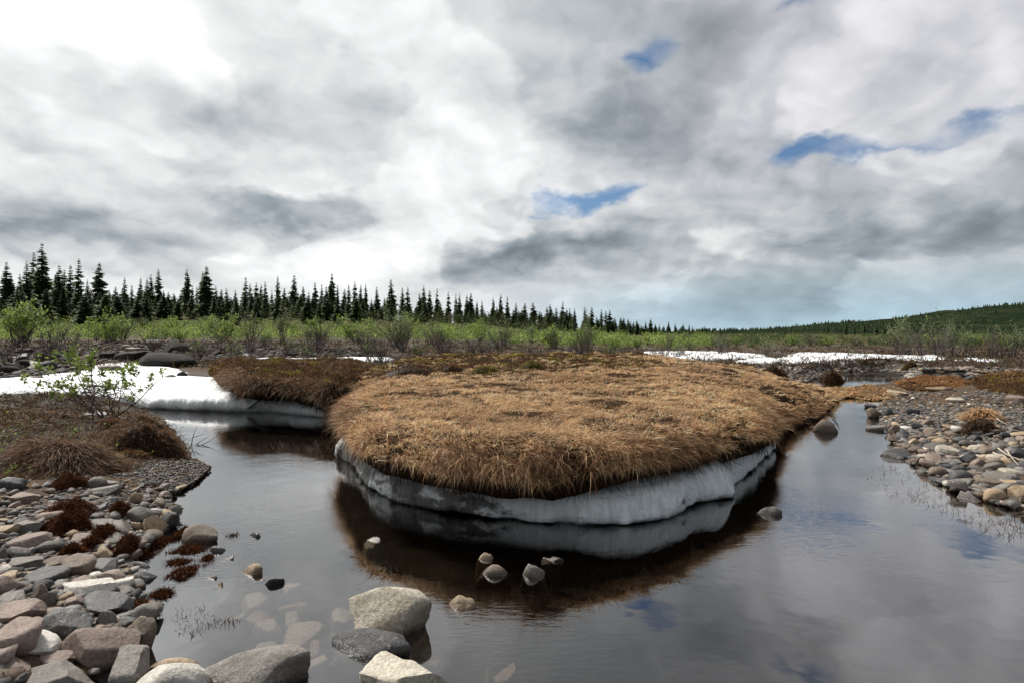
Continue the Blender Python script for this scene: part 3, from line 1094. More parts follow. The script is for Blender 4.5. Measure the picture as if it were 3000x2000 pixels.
snow([(-60, 1118), (130, 1100), (270, 1076), (300, 1064), (420, 1064), (500, 1076), (565, 1086), (545, 1100), (660, 1112), (672, 1150), (640, 1174), (400, 1178), (330, 1170), (240, 1158), (120, 1150), (-60, 1152)],
     0.06, 0.5, 'large white snow patch behind the leafy shrub on the left, sloping to the pond', seed=3, rag=0.38)
snow([(640, 1062), (760, 1054), (900, 1054), (1130, 1052), (1120, 1060), (900, 1066), (740, 1066)], 0.12, 0.5, 'thin strip of snow behind the moss bank below the grey willows', step=0.2, seed=8)
snow([(1862, 1043), (1900, 1031), (2080, 1031), (2215, 1035), (2235, 1046), (2110, 1053), (1930, 1054)], 0.06, 0.9, 'long snow patch beyond the far edge of the dry grass bank', step=0.25, seed=11, rag=0.6)
snow([(2150, 1060), (2235, 1050), (2290, 1056), (2230, 1066)], 0.10, 0.4, 'small snow scrap at the foot of the shrub beyond the gravel bar', step=0.2, seed=13)
snow([(2275, 1053), (2330, 1034), (2480, 1034), (2600, 1041), (2640, 1051), (2450, 1064), (2320, 1063)], 0.06, 0.9, 'broad bright snow patch beyond the gravel bar, left of the tall dark willows', step=0.25, seed=17, rag=0.5)
snow([(2590, 1043), (2760, 1040), (2770, 1053), (2650, 1057)], 0.06, 0.9, 'snow strip behind the feet of the tall dark willows', step=0.25, seed=19, rag=0.5)
snow([(2805, 1048), (2900, 1050), (2960, 1058), (2890, 1061), (2810, 1057)], 0.04, 0.9, 'snow strip between the willows at the far right', step=0.25, seed=21, rag=0.5)


# ------------------------------------------------------------------ stones
def ico(sub):
    bm = bmesh.new()
    bmesh.ops.create_icosphere(bm, subdivisions=sub, radius=1.0)
    V = np.array([v.co[:] for v in bm.verts])
    T = np.array([[v.index for v in f.verts] for f in bm.faces])
    bm.free()
    return V, T


ICO = {k: ico(k) for k in (1, 2, 3, 4)}


def stone_shape(seed, sub, kind):
    r = np.random.default_rng(seed)
    V, T = ICO[sub]
    V = V.copy()
    ax = np.array([1, 0.8, 0.6])
    if kind == 'round':
        cuts, lo, hi_, soft = 8, 0.62, 0.92, 0.8
    elif kind == 'slab':
        cuts, lo, hi_, soft = 12, 0.45, 0.80, 1.0
    elif kind == 'shard':
        cuts, lo, hi_, soft = 9, 0.32, 0.7, 1.0
    else:
        cuts, lo, hi_, soft = 12, 0.45, 0.80, 0.96
    for k in range(cuts):
        n = unit(r.normal(size=3))
        if kind == 'slab' and k < 2:
            n = unit(np.array([0.12 * r.normal(), 0.12 * r.normal(), 1.0 if k == 0 else -1.0]))
        o = r.uniform(lo, hi_) * (0.7 if kind == 'slab' and k < 2 else 1)
        s = V @ n
        V = np.where((s > o)[:, None], V - ((s - o) * soft)[:, None] * n, V)
    sc = 0.10 if kind == 'round' else 0.06
    off = r.uniform(0, 50)
    N0 = unit(V)
    d = fbm(V[:, 0] * 2.2 + off, V[:, 1] * 2.2 + V[:, 2] * 1.7, seed, 3) * sc * 2
    if sub >= 3:
        d = d + fbm(V[:, 0] * 9 + off, V[:, 1] * 9 - V[:, 2] * 7.3, seed + 3, 3) * 0.05
    V = V + N0 * d[:, None]
    lo_, hi2 = V.min(0), V.max(0)
    V = (V - (lo_ + hi2) / 2) / (hi2 - lo_)
    return V, T


def stone_mesh(seed, sub, kind):
    V, T = stone_shape(seed, sub, kind)
    me = tri_mesh('stone_' + kind, V, T)
    try:
        me.set_sharp_from_angle(angle=math.radians(42 if kind != 'round' else 60))
    except Exception:
        pass
    return me


SM = {
    'grey': mat_stone('grey_stone', (0.085, 0.077, 0.069), (0.21, 0.192, 0.170), 0.5),
    'dark': mat_stone('dark_stone', (0.032, 0.032, 0.034), (0.085, 0.083, 0.082), 0.3, 0.55),
    'tan': mat_stone('tan_stone', (0.24, 0.17, 0.10), (0.40, 0.31, 0.21), 0.5),
    'pink': mat_stone('pink_stone', (0.155, 0.112, 0.090), (0.29, 0.225, 0.188), 0.45),
    'pale': mat_stone('pale_stone', (0.36, 0.34, 0.295), (0.60, 0.575, 0.52), 0.5),
    'black': mat_stone('black_stone', (0.012, 0.0115, 0.011), (0.040, 0.036, 0.032), 0.3, 0.8, 0.12),
    'cream': mat_stone('cream_stone', (0.24, 0.19, 0.13), (0.50, 0.46, 0.38), 0.6),
    'brown': mat_stone('brown_stone', (0.10, 0.075, 0.055), (0.20, 0.155, 0.12), 0.4),
}
SM['black'].node_tree.nodes['Principled BSDF'].inputs['Specular IOR Level'].default_value = 0.12
_cache = {}
PLACED = []          # (x, y, radius) of every single stone
LAND = []            # landmarks: (px, py, phrase)
ZOOM2 = lambda x, y: (x * 0.5102, 1200 + y * 0.5102)
ZOOM3 = lambda x, y: (600 + x * 0.4677, 1350 + y * 0.4677)
ZOOM6 = lambda x, y: (2200 + x * 0.4782, 850 + y * 0.4782)
ZOOM1 = lambda x, y: (x * 0.4252, 650 + y * 0.4252)


def get_stone(kind, sub, k):
    key = (kind, sub, k)
    if key not in _cache:
        _cache[key] = stone_mesh(100 + 13 * k + {'round': 0, 'slab': 500, 'shard': 900, 'block': 1400}[kind], sub, kind)
    return _cache[key]


def put_stone(box, mat, kind, label, group, name='stone', zoom=None, sub=3, k=None, depth=0.75, yaw=None, tilt=8, bed=False, plane=None, land=None, sink=0.3):
    x0, y0, x1, y1 = box
    if zoom:
        (x0, y0), (x1, y1) = zoom(x0, y0), zoom(x1, y1)
    xc = (x0 + x1) / 2
    if plane is not None:
        X, Y = W(xc, y1, plane)
        z0 = plane
    else:
        X, Y, z0 = (float(v) for v in hit(np.array([xc]), np.array([y1])))
    wd = (x1 - x0) / F * Y
    a = (y1 - y0) / F * Y
    dep = math.atan((y1 - HOR) / F)
    D = depth * wd
    D = min(D, 0.75 * a / math.sin(dep))
    H = max((a - D * math.sin(dep) * 0.70) / math.cos(dep), 0.24 * min(wd, D * 1.3)) * 1.12
    wd *= 1.08 if plane is None or plane < 0 else 1.22
    if plane == 0.0 and wd < 0.3:
        H *= 0.72
    Yc = Y + D * 0.42
    Xc = (xc - 1500) / F * Yc
    gz = float(height(np.array([Xc]), np.array([Yc])))
    top = z0 + H
    bot = min(z0 - sink * H, gz - 0.02) if plane is None or plane >= 0 else gz - 0.03
    if plane is not None and plane < 0:
        top = min(plane + 0.02, -0.02)
    o = link(name, get_stone(kind, sub, random.randrange(7) if k is None else k), None)
    o.material_slots if False else None
    if not o.data.materials:
        o.data.materials.append(SM['grey'])
    o.material_slots[0].link = 'OBJECT'
    o.material_slots[0].material = SM[mat]
    o.location = (Xc, Yc, (top + bot) / 2)
    o.scale = (wd, D, max(top - bot, 0.02))
    o.rotation_euler = (math.radians(random.uniform(-tilt, tilt)), math.radians(random.uniform(-tilt, tilt)), math.radians(random.uniform(-16, 16) if yaw is None else yaw))
    o['label'] = label
    o['category'] = 'stone'
    if group:
        o['group'] = group
    PLACED.append((Xc, Yc, max(wd, D) / 2))
    if land:
        LAND.append(((x0 + x1) / 2, (y0 + y1) / 2, land))
    return o


# the stones one would point at: (box, colour, form, label, short name)
WATER_ST = [
    ((925, 795, 1365, 1120), 'cream', 'block', 'big cream boulder speckled with rust standing in the near shallows', 'big cream speckled boulder'),
    ((780, 1050, 1270, 1275), 'dark', 'block', 'dark grey wet rock against the front of the big cream boulder', None),
    ((1020, 1210, 1510, 1480), 'cream', 'slab', 'cream flat-topped rock cut by the bottom edge of the picture', None),
    ((10, 1185, 620, 1480), 'grey', 'block', 'broad grey boulder at the bottom edge left of the cream boulders', 'broad grey boulder'),
    ((1523, 830, 1692, 935), 'tan', 'block', 'small orange-tan stone right of the big cream speckled boulder', None),
    ((1705, 612, 1905, 720), 'brown', 'round', 'smooth oval brown stone below the ice in the dark reflection', 'oval brown stone'),
    ((1980, 605, 2140, 722), 'grey', 'round', 'light grey pointed stone below the ice in the dark reflection', 'pointed grey stone'),
    ((1705, 560, 1800, 620), 'tan', 'round', 'small ochre stone just behind the smooth oval brown stone', None),
    ((2115, 570, 2230, 625), 'grey', 'slab', 'low grey stone half sunk right behind the pointed grey stone', None),
    ((225, 628, 355, 720), 'tan', 'block', 'small golden tan stone alone in the left shallows', 'golden tan stone'),
    ((365, 690, 482, 768), 'dark', 'shard', 'black jagged stone touching the golden tan stone', None),
    ((268, 738, 365, 755), 'pink', 'slab', 'thin flat pinkish stone awash beside the black jagged stone', None),
    ((100, 580, 178, 625), 'grey', 'shard', 'small grey-green splinter left of the golden tan stone', None),
    ((72, 750, 130, 795), 'tan', 'slab', 'narrow curved pale stone below the golden tan stone', None),
    ((0, 705, 80, 742), 'grey', 'shard', 'thin grey wedge awash beside the narrow curved stone', None),
    ((255, 435, 343, 482), 'dark', 'block', 'lone small black stone in the bright left water', None),
    ((35, 515, 128, 568), 'grey', 'round', 'rounded grey stone awash behind the red moss clumps', None),
    ((985, 482, 1105, 520), 'pale', 'slab', 'flat whitish stone just breaking the dark reflection on its left', None),
]
for box, mt, kd, lb, ld in WATER_ST:
    put_stone(box, mt, kd, lb, 'stones standing in the pond', 'boulder' if box[2] - box[0] > 300 else 'stone', ZOOM3, 4 if box[2] - box[0] > 300 else 3, land=ld, plane=0.0, depth=0.8)

put_stone((2385, 1228, 2442, 1266), 'brown', 'round', 'lone rounded brown boulder in the right channel beside the floating branch', 'stones standing in the pond', 'boulder', None, 3, plane=0.0, land='rounded boulder in the right channel')
put_stone((2222, 1474, 2285, 1510), 'grey', 'block', 'low grey stone in the water off the right corner of the ice', 'stones standing in the pond', 'stone', None, 3, plane=0.0)
put_stone((400, 1938, 598, 2060), 'pale', 'round', 'white speckled granite boulder at the bottom edge near the left shore', 'stones standing in the pond', 'boulder', None, 4, plane=0.0, land='white granite boulder')
put_stone((415, 1922, 582, 1972), 'tan', 'round', 'brown speckled stone tucked behind the white granite boulder', 'stones standing in the pond', 'stone', None, 3, plane=0.0)

SUNK = [(220, 795, 410, 905), (415, 795, 530, 845), (270, 885, 460, 1015), (440, 965, 735, 1145), (260, 1080, 440, 1230), (470, 850, 650, 925), (480, 935, 640, 1000),
        (440, 1160, 570, 1240), (780, 900, 950, 1000), (300, 985, 490, 1060), (500, 740, 640, 790), (1340, 1120, 1510, 1260), (600, 1210, 780, 1300), (640, 1090, 770, 1190), (150, 930, 250, 1010)]
SL = ['rounded slab under water below the golden tan stone', 'small slab under water right of the golden tan stone’s neighbour', 'long pale slab under water left of the big cream boulder',
      'largest pale slab under water between the grey and cream boulders', 'oval slab under water above the broad grey boulder', 'flat slab under water in the second row of sunken slabs',
      'short slab under water in the middle of the sunken slabs', 'dim slab under water right of the oval sunken slab', 'faint slab under water touching the left of the cream boulder',
      'slab under water wedged between the long and the oval sunken slabs', 'faint far slab under water behind the other sunken slabs', 'faint slab under water between the two cream boulders',
      'dim slab under water right of the broad grey boulder', 'slab under water between the largest sunken slab and the dark wet rock', 'slab under water beside the drowned red moss']
SL[1] = 'small slab under water to the right behind the rounded sunken slab'
for bx, lb in zip(SUNK, SL):
    put_stone(bx, random.choice(['pale', 'pale', 'tan']), 'slab', lb, 'slabs lying under the clear shallow water', 'sunken_stone', ZOOM3, 3, plane=-0.07, tilt=3, depth=1.0)
put_stone((1810, 1185, 1980, 1340), 'tan', 'shard', 'tan angular rock under water at the bottom right of the cream boulders', 'slabs lying under the clear shallow water', 'sunken_stone', ZOOM3, 3, plane=-0.04)
put_stone((1735, 1280, 1815, 1335), 'tan', 'shard', 'small tan rock under water left of the tan angular sunken rock', 'slabs lying under the clear shallow water', 'sunken_stone', ZOOM3, 3, plane=-0.05)

LEFT_ST = [
    ((375, 1245, 795, 1510), 'pink', 'block', 'big flat-faced pinkish tan boulder on the near left shore', 'big pinkish tan boulder'),
    ((260, 1150, 540, 1320), 'dark', 'block', 'dark grey square block behind the big pinkish tan boulder', 'dark square block'),
    ((85, 1290, 345, 1425), 'pale', 'round', 'cream speckled rounded stone left of the big pinkish tan boulder', 'cream speckled round stone'),
    ((-60, 1215, 255, 1430), 'pink', 'block', 'large greyish pink boulder at the left edge beside the dark square block', 'greyish pink edge boulder'),
    ((-40, 1115, 225, 1245), 'pink', 'slab', 'pinkish slab at the left edge above the greyish pink boulder', None),
    ((375, 975, 660, 1085), 'pale', 'slab', 'pale pinkish shiny slab tilted to the water on the left shore', 'pale tilted slab'),
    ((460, 1070, 740, 1200), 'dark', 'slab', 'long dark slab in front of the pale tilted slab', 'long dark slab'),
    ((140, 905, 390, 1015), 'dark', 'block', 'dark blocky stone left of the pale tilted slab', None),
    ((490, 865, 710, 950), 'dark', 'slab', 'flat dark oval stone behind the pale tilted slab', None),
    ((345, 835, 545, 960), 'brown', 'block', 'brown tilted stone leaning on the flat dark oval stone', None),
    ((20, 720, 255, 805), 'pink', 'slab', 'bright pink flat stone near the left edge among the red moss', 'bright pink flat stone'),
    ((205, 745, 360, 825), 'grey', 'round', 'plain grey stone right of the bright pink flat stone', None),
    ((100, 630, 265, 715), 'grey', 'slab', 'grey slab behind the bright pink flat stone', None),
    ((215, 578, 365, 640), 'pink', 'round', 'domed pinkish grey stone left of the largest red moss', 'domed pinkish stone'),
    ((505, 650, 745, 715), 'grey', 'slab', 'long light grey flat stone in the middle of the left shore', 'long light grey stone'),
    ((575, 715, 770, 785), 'grey', 'block', 'grey stone in front of the long light grey flat stone', None),
    ((735, 550, 905, 650), 'grey', 'block', 'greenish grey triangular boulder at the waterline of the left shore', 'triangular boulder'),
    ((820, 610, 945, 710), 'tan', 'block', 'tan angular stone leaning on the greenish grey triangular boulder', None),
    ((920, 590, 1025, 680), 'dark', 'block', 'dark wet angular stone at the water right of the triangular boulder', None),
    ((950, 560, 1040, 605), 'grey', 'shard', 'grey pointed splinter at the water behind the dark wet stone', None),
    ((1060, 655, 1255, 765), 'brown', 'block', 'brown boulder with a mossy side standing off the left shore', 'mossy-sided boulder'),
    ((-40, 650, 125, 715), 'tan', 'slab', 'tan slab at the left edge behind the bright pink flat stone', None),
    ((120, 1465, 520, 1640), 'grey', 'slab', 'grey ridged slab at the bottom edge in the left corner', 'ridged corner slab'),
    ((-40, 1425, 195, 1550), 'pink', 'block', 'pinkish stone in the bottom left corner', None),
    ((210, 1400, 430, 1480), 'pink', 'slab', 'grey-pink slab between the cream speckled stone and the ridged corner slab', None),
    ((735, 1220, 880, 1395), 'brown', 'block', 'dark brown wet stone at the water beside the big pinkish tan boulder', None),
    ((665, 1190, 790, 1265), 'dark', 'block', 'dark wet stone just behind the dark brown wet stone', None),
    ((560, 1160, 670, 1255), 'grey', 'shard', 'thin grey splinter standing above the big pinkish tan boulder', None),
    ((180, 1130, 395, 1210), 'pink', 'slab', 'thin pale slab lying on the dark square block', None),
    ((220, 1045, 335, 1150), 'grey', 'shard', 'upright grey stone wedged left of the long dark slab', None),
    ((180, 1005, 260, 1100), 'brown', 'shard', 'upright brown stone beside the upright grey one', None),
    ((-40, 950, 125, 1060), 'pink', 'block', 'brownish pink boulder cut by the left edge', 'brownish pink edge boulder'),
    ((-40, 1050, 185, 1130), 'grey', 'slab', 'grey slab below the brownish pink edge boulder', None),
    ((540, 780, 660, 870), 'tan', 'block', 'tan speckled stone between the red moss cushions', None),
    ((355, 755, 480, 820), 'grey', 'round', 'grey rounded stone below the red moss cushion', None),
    ((395, 720, 560, 780), 'pink', 'slab', 'pink flat stone between two red moss cushions', None),
    ((45, 845, 260, 915), 'grey', 'slab', 'shiny grey slab at the left above the dark blocky stone', None),
    ((245, 845, 390, 910), 'brown', 'block', 'pinkish brown stone right of the shiny grey slab', None),
    ((655, 965, 770, 1030), 'pale', 'slab', 'wet pale flat stone at the water beside the pale tilted slab', None),
    ((-20, 380, 135, 460), 'dark', 'round', 'dark rounded boulder at the left edge below the dry grass tussock', 'dark boulder below the tussock'),
    ((510, 385, 610, 450), 'grey', 'round', 'grey stone at the right foot of the dry grass tussock', 'stone at the tussock foot'),
    ((575, 405, 680, 450), 'grey', 'slab', 'grey stone right next to the one at the tussock foot', None),
    ((525, 445, 685, 490), 'grey', 'slab', 'long flat blue-grey stone on the gravel spit', 'long blue-grey stone'),
    ((745, 470, 815, 530), 'tan', 'round', 'tan square stone on the gravel spit near the water', None),
    ((365, 640, 500, 680), 'grey', 'slab', 'smooth grey stone right of the domed pinkish stone', None),
    ((725, 870, 860, 920), 'dark', 'shard', 'black shard at the water right of the flat dark oval stone', None),
    ((605, 1400, 910, 1600), 'grey', 'slab', 'grey slab half under water at the bottom edge of the left shore', None),
    ((-20, 785, 50, 870), 'grey', 'block', 'small grey stone at the left edge below the bright pink flat stone', None),
    ((40, 785, 170, 865), 'grey', 'block', 'grey stone directly under the bright pink flat stone', None),
    ((85, 470, 240, 540), 'pink', 'slab', 'pinkish grey slab on the gravel below the dark rounded boulder', None),
    ((640, 1020, 770, 1075), 'grey', 'slab', 'grey wet slab awash right of the pale tilted slab', None),
]
for box, mt, kd, lb, ld in LEFT_ST:
    big = box[2] - box[0] > 200
    put_stone(box, mt, kd, lb, 'stones of the left shore', 'boulder' if big else 'stone', ZOOM2, 4 if big and box[1] > 850 else 3, land=ld, sink=0.45)

RIGHT_ST = [
    ((830, 985, 995, 1035), 'dark', 'slab', 'long dark slab lying in the water off the right shore', 'long dark slab in the water'),
    ((1090, 1080, 1195, 1135), 'brown', 'round', 'rounded brown stone awash at the edge of the right shore', 'rounded brown stone awash'),
    ((1215, 1100, 1345, 1175), 'dark', 'round', 'big dark wet boulder sloping into the water on the right shore', 'big dark sloping boulder'),
    ((1430, 1215, 1555, 1300), 'tan', 'round', 'nearest tan speckled stone standing in the water on the right', 'nearest tan stone on the right'),
    ((1415, 1150, 1540, 1210), 'brown', 'slab', 'flat brown stone behind the nearest tan stone on the right', None),
    ((1540, 1160, 1650, 1205), 'tan', 'slab', 'flat tan stone right of the flat brown stone', None),
    ((1590, 1195, 1700, 1285), 'tan', 'block', 'tan and dark boulder cut by the right edge near the water', None),
    ((1445, 1048, 1555, 1110), 'grey', 'round', 'smooth grey rounded stone on the near right shore', 'smooth grey right stone'),
    ((1075, 935, 1180, 980), 'grey', 'slab', 'greenish grey slab in the middle of the right shore', 'greenish grey slab'),
    ((1135, 955, 1275, 1010), 'cream', 'slab', 'pale ridged stone in front of the greenish grey slab', None),
    ((1030, 1000, 1125, 1035), 'cream', 'slab', 'white flat stone close to the water on the right shore', 'white flat stone'),
    ((1520, 1095, 1665, 1140), 'cream', 'round', 'pale speckled boulder near the right edge of the right shore', 'pale speckled right boulder'),
    ((1245, 465, 1385, 510), 'pink', 'round', 'largest pinkish white boulder at the back of the right shore', 'largest pinkish boulder at the back'),
    ((1320, 500, 1400, 530), 'pink', 'round', 'tan boulder leaning on the front of the largest pinkish boulder', None),
    ((1200, 505, 1300, 530), 'grey', 'slab', 'flat grey slab left below the largest pinkish boulder', None),
    ((1065, 590, 1180, 620), 'tan', 'slab', 'sandy tan rock beside the second small pool', 'sandy tan rock'),
    ((1180, 593, 1230, 615), 'pink', 'round', 'pink stone right of the sandy tan rock', None),
    ((845, 615, 960, 650), 'tan', 'slab', 'tan slab at the tip of the sedge tongue', 'tan slab by the sedge tongue'),
    ((1205, 655, 1300, 690), 'cream', 'block', 'pale yellowish stone standing out on the upper right shore', 'pale yellowish stone'),
    ((1580, 645, 1690, 690), 'pink', 'slab', 'pale pink stone at the right edge of the upper right shore', None),
    ((700, 695, 775, 720), 'dark', 'slab', 'dark flat stone alone in the water off the upper right shore', None),
    ((715, 720, 790, 780), 'brown', 'block', 'brown wet stone in the water next to the dark flat one', None),
    ((715, 835, 830, 860), 'grey', 'slab', 'flat brown-grey tongue of stone reaching into the right channel', None),
    ((1450, 1000, 1555, 1045), 'cream', 'round', 'pale tan stone below the white driftwood', None),
    ((1585, 865, 1690, 900), 'tan', 'round', 'tan stone at the right edge above the driftwood', None),
    ((1290, 1005, 1375, 1060), 'dark', 'block', 'dark blocky stone in the middle of the near right shore', None),
    ((1185, 1060, 1310, 1105), 'dark', 'slab', 'dark slab behind the big dark sloping boulder', None),
    ((1440, 1125, 1660, 1170), 'grey', 'slab', 'long grey slab below the pale speckled right boulder', None),
    ((1335, 945, 1425, 985), 'cream', 'round', 'pale rounded stone below the dead grass clump on the right', None),
    ((1195, 1010, 1285, 1050), 'pink', 'round', 'pink and grey stone right of the white flat stone', None),
    ((1350, 1030, 1430, 1085), 'pink', 'round', 'pinkish double stone beside the smooth grey right stone', None),
    ((850, 825, 925, 880), 'brown', 'block', 'dark rusty stone at the waterline of the right shore', 'dark rusty stone'),
    ((965, 905, 1030, 945), 'tan', 'round', 'tan brown stone near the water left of the greenish grey slab', None),
    ((820, 720, 870, 765), 'dark', 'round', 'dark stone at the corner of the upper right shore', None),
    ((1050, 790, 1115, 830), 'brown', 'round', 'grey-brown rounded stone left of the dead grass clump', None),
    ((950, 720, 1030, 760), 'dark', 'slab', 'dark pointed stone on the upper right shore', None),
    ((1590, 965, 1700, 1040), 'dark', 'block', 'big dark boulder at the right edge behind the driftwood', None),
    ((1005, 1020, 1050, 1072), 'brown', 'shard', 'small brown wedge in the water right of the long dark slab', None),
]
for box, mt, kd, lb, ld in RIGHT_ST:
    put_stone(box, mt, kd, lb, 'stones of the right shore', 'stone', ZOOM6, 3, land=ld, sink=0.4)

MID_ST = [
    ((800, 890, 1040, 965), 'black', 'slab', 'dark brown slab boulder behind the large snow patch', 'dark slab behind the snow'),
    ((960, 925, 1330, 1005), 'black', 'round', 'long low dark boulder lying on the back edge of the large snow patch', 'long low dark boulder'),
    ((1130, 825, 1330, 915), 'black', 'block', 'black overhanging rock below the willows behind the snow', 'black overhanging rock'),
    ((1010, 815, 1110, 865), 'brown', 'round', 'brown round boulder left of the black overhanging rock', None),
    ((830, 848, 900, 892), 'brown', 'round', 'small round boulder left of the brown round boulder', None),
    ((690, 895, 800, 950), 'black', 'slab', 'dark boulder left of the dark slab behind the snow', None),
    ((880, 865, 1010, 900), 'brown', 'slab', 'brown flat boulder behind the dark slab', None),
    ((1080, 900, 1180, 940), 'black', 'slab', 'dark flat stone in front of the black overhanging rock', None),
    ((1320, 870, 1420, 915), 'black', 'block', 'dark boulder right of the black overhanging rock', None),
    ((1130, 1050, 1215, 1085), 'brown', 'round', 'brown stone melted out of the large snow patch', None),
    ((1220, 1030, 1290, 1075), 'black', 'round', 'dark stone melted out where snow meets the moss bank', None),
    ((690, 985, 830, 1035), 'brown', 'slab', 'flat brown rocks showing at the left back of the large snow patch', None),
    ((200, 1060, 290, 1090), 'pink', 'slab', 'low pinkish rock at the upper edge of the snow on the left', None),
]
for box, mt, kd, lb, ld in MID_ST:
    put_stone(box, mt, kd, lb, 'boulders of the gravel bar behind the snow', 'boulder', ZOOM1, 3, land=ld, sink=0.3)

# ---- further stones one by one, told apart by their landmark
REG_L = [(0, 1405), (330, 1385), (560, 1352), (622, 1375), (545, 1428), (485, 1468), (530, 1496), (410, 1640), (440, 1790), (400, 1880), (250, 2000), (0, 2000)]
REG_R = [(2565, 1195), (2640, 1152), (2830, 1140), (3000, 1165), (3000, 1510), (2800, 1450), (2650, 1365)]
REG_RB = [(2630, 1075), (2800, 1075), (3000, 1090), (3000, 1108), (2850, 1112), (2640, 1100)]
REG_BAR = [(2215, 1068), (2420, 1070), (2560, 1074), (2700, 1076), (2690, 1092), (2640, 1084), (2560, 1080), (2480, 1084), (2420, 1096), (2350, 1122), (2260, 1112)]
REG_ML = [(0, 1030), (250, 1010), (520, 1003), (900, 1022), (1100, 1030), (1100, 1050), (700, 1052), (430, 1062), (290, 1062), (130, 1095), (0, 1110)]


REG_LX = [(-520, 1420), (0, 1405), (0, 2150), (-520, 2150)]
REG_SPIT = [(385, 1350), (560, 1343), (626, 1374), (560, 1425), (420, 1412)]


def sizes(px, py, reg):
    """typical stone width in photo pixels"""
    if reg is REG_L or reg is REG_LX:
        return np.interp(py, [1350, 1430, 1500, 1600, 1750, 2000], [16, 24, 38, 60, 90, 130])
    if reg is REG_R:
        return np.interp(py, [1150, 1220, 1320, 1420, 1500], [17, 24, 34, 52, 70])
    if reg is REG_SPIT:
        return np.full(np.shape(py), 20.0)
    if reg is REG_ML:
        return np.interp(py, [1000, 1050, 1110], [14, 26, 30])
    return np.interp(py, [1060, 1120], [9, 16])


CW = {'grey': .30, 'dark': .28, 'tan': .08, 'pink': .11, 'pale': .025, 'brown': .21}
ADJ = {'black': 'black', 'grey': 'grey', 'dark': 'dark', 'tan': 'tan', 'pink': 'pinkish', 'pale': 'pale', 'brown': 'brown'}
FORM = {'round': 'rounded', 'slab': 'flat', 'block': 'angular'}
NTH = ['nearest', 'second nearest', 'third nearest', 'fourth nearest', 'fifth nearest', 'sixth nearest', 'seventh nearest', 'eighth nearest', 'ninth nearest', 'tenth nearest']


def scatter(reg, n, smul, tries=30):
    a = np.array(reg, float)
    lo_, hi2 = a.min(0), a.max(0)
    got = []
    cand = rng.uniform(lo_, hi2, (n * tries, 2))
    ins = sdist(reg, cand[:, 0], cand[:, 1]) > 0
    cand = cand[ins]
    X, Y, Z = hit(cand[:, 0], cand[:, 1])
    s = sizes(cand[:, 0], cand[:, 1], reg) * rng.uniform(*smul, len(cand))
    wd = s / F * Y
    order = np.argsort(-s)
    for i in order:
        if len(got) >= n:
            break
        r = wd[i] / 2
        if all((X[i] - x) ** 2 + (Y[i] - y) ** 2 > (0.80 * (r + q)) ** 2 for x, y, q in PLACED):
            PLACED.append((X[i], Y[i], r))
            got.append((cand[i, 0], cand[i, 1], X[i], Y[i], wd[i], s[i]))
    return got


def auto_stones(reg, n, smul, group, sub=2, cw=None):
    cw = cw or CW
    S = []
    for (px, py, X, Y, wd, s) in scatter(reg, n, smul):
        kd = random.choices(['round', 'slab', 'block'], [.17, .38, .45])[0]
        mt = random.choices(list(cw), list(cw.values()))[0]
        D = wd * random.uniform(0.6, 0.95)
        H = wd * {'round': random.uniform(.42, .6), 'slab': random.uniform(.25, .42), 'block': random.uniform(.4, .6)}[kd]
        z = float(height(np.array([X]), np.array([Y])))
        o = link('stone', get_stone(kd, 3 if s > 55 else sub, random.randrange(7)))
        if not o.data.materials:
            o.data.materials.append(SM['grey'])
        o.material_slots[0].link = 'OBJECT'
        o.material_slots[0].material = SM[mt]
        o.location = (X, Y, z + H * random.uniform(0.2, 0.36))
        o.scale = (wd, D, H)
        o.rotation_euler = (math.radians(random.gauss(0, 17)), math.radians(random.gauss(0, 17)), random.uniform(0, 6.28))
        o['category'] = 'stone'
        o['group'] = group
        S.append((px, py, s, mt, kd, o))
    return S


AUTO = auto_stones(REG_L, 95, (0.5, 1.15), 'stones of the left shore', cw={'grey': .30, 'dark': .2, 'tan': .1, 'pink': .19, 'pale': .02, 'brown': .19}) + auto_stones(REG_R, 95, (0.6, 1.3), 'stones of the right shore', cw={'grey': .28, 'dark': .24, 'tan': .12, 'pink': .12, 'pale': .03, 'brown': .21}) \
    + auto_stones(REG_ML, 26, (0.9, 2.0), 'boulders of the gravel bar behind the snow', cw={'dark': .3, 'black': .5, 'brown': .2})


def name_stones():
    seen = {}
    used = {o.get('label') for o in COL.objects}
    for px, py, s, mt, kd, o in AUTO:
        k = min(range(len(LAND)), key=lambda i: math.hypot(LAND[i][0] - px, (LAND[i][1] - py) * 1.5))
        lx, ly, ph = LAND[k]
        dx, dy = px - lx, (py - ly) * 1.5
        rel = ('right of' if dx > 0 else 'left of') if abs(dx) > abs(dy) else ('in front of' if dy > 0 else 'behind')
        seen.setdefault((mt, kd, rel, k), []).append((math.hypot(dx, dy), o))
    for (mt, kd, rel, k), lst in seen.items():
        lst.sort(key=lambda q: q[0])
        for i, (_, o) in enumerate(lst):
            base = '%s %s stone %s the %s' % (ADJ[mt], FORM[kd], rel, LAND[k][2])
            if len(lst) > 1:
                base = '%s %s %s' % (NTH[min(i, 9)], ADJ[mt], base.split(' ', 1)[1])
                base = base.replace(ADJ[mt] + ' ', ADJ[mt] + ' ', 1)
            if base in used:
                base = 'another ' + base
            used.add(base)
            o['label'] = base


name_stones()

# ---- gravel: what nobody would count
STONE_RGB = {'grey': (.135, .13, .122), 'dark': (.052, .049, .046), 'tan': (.26, .19, .12), 'pink': (.22, .175, .15), 'pale': (.42, .39, .34), 'brown': (.12, .088, .062)}
PEB = {s: [stone_shape(900 + k + s * 50, s, random.choice(['round', 'slab', 'block'])) for k in range(9)] for s in (1, 2)}


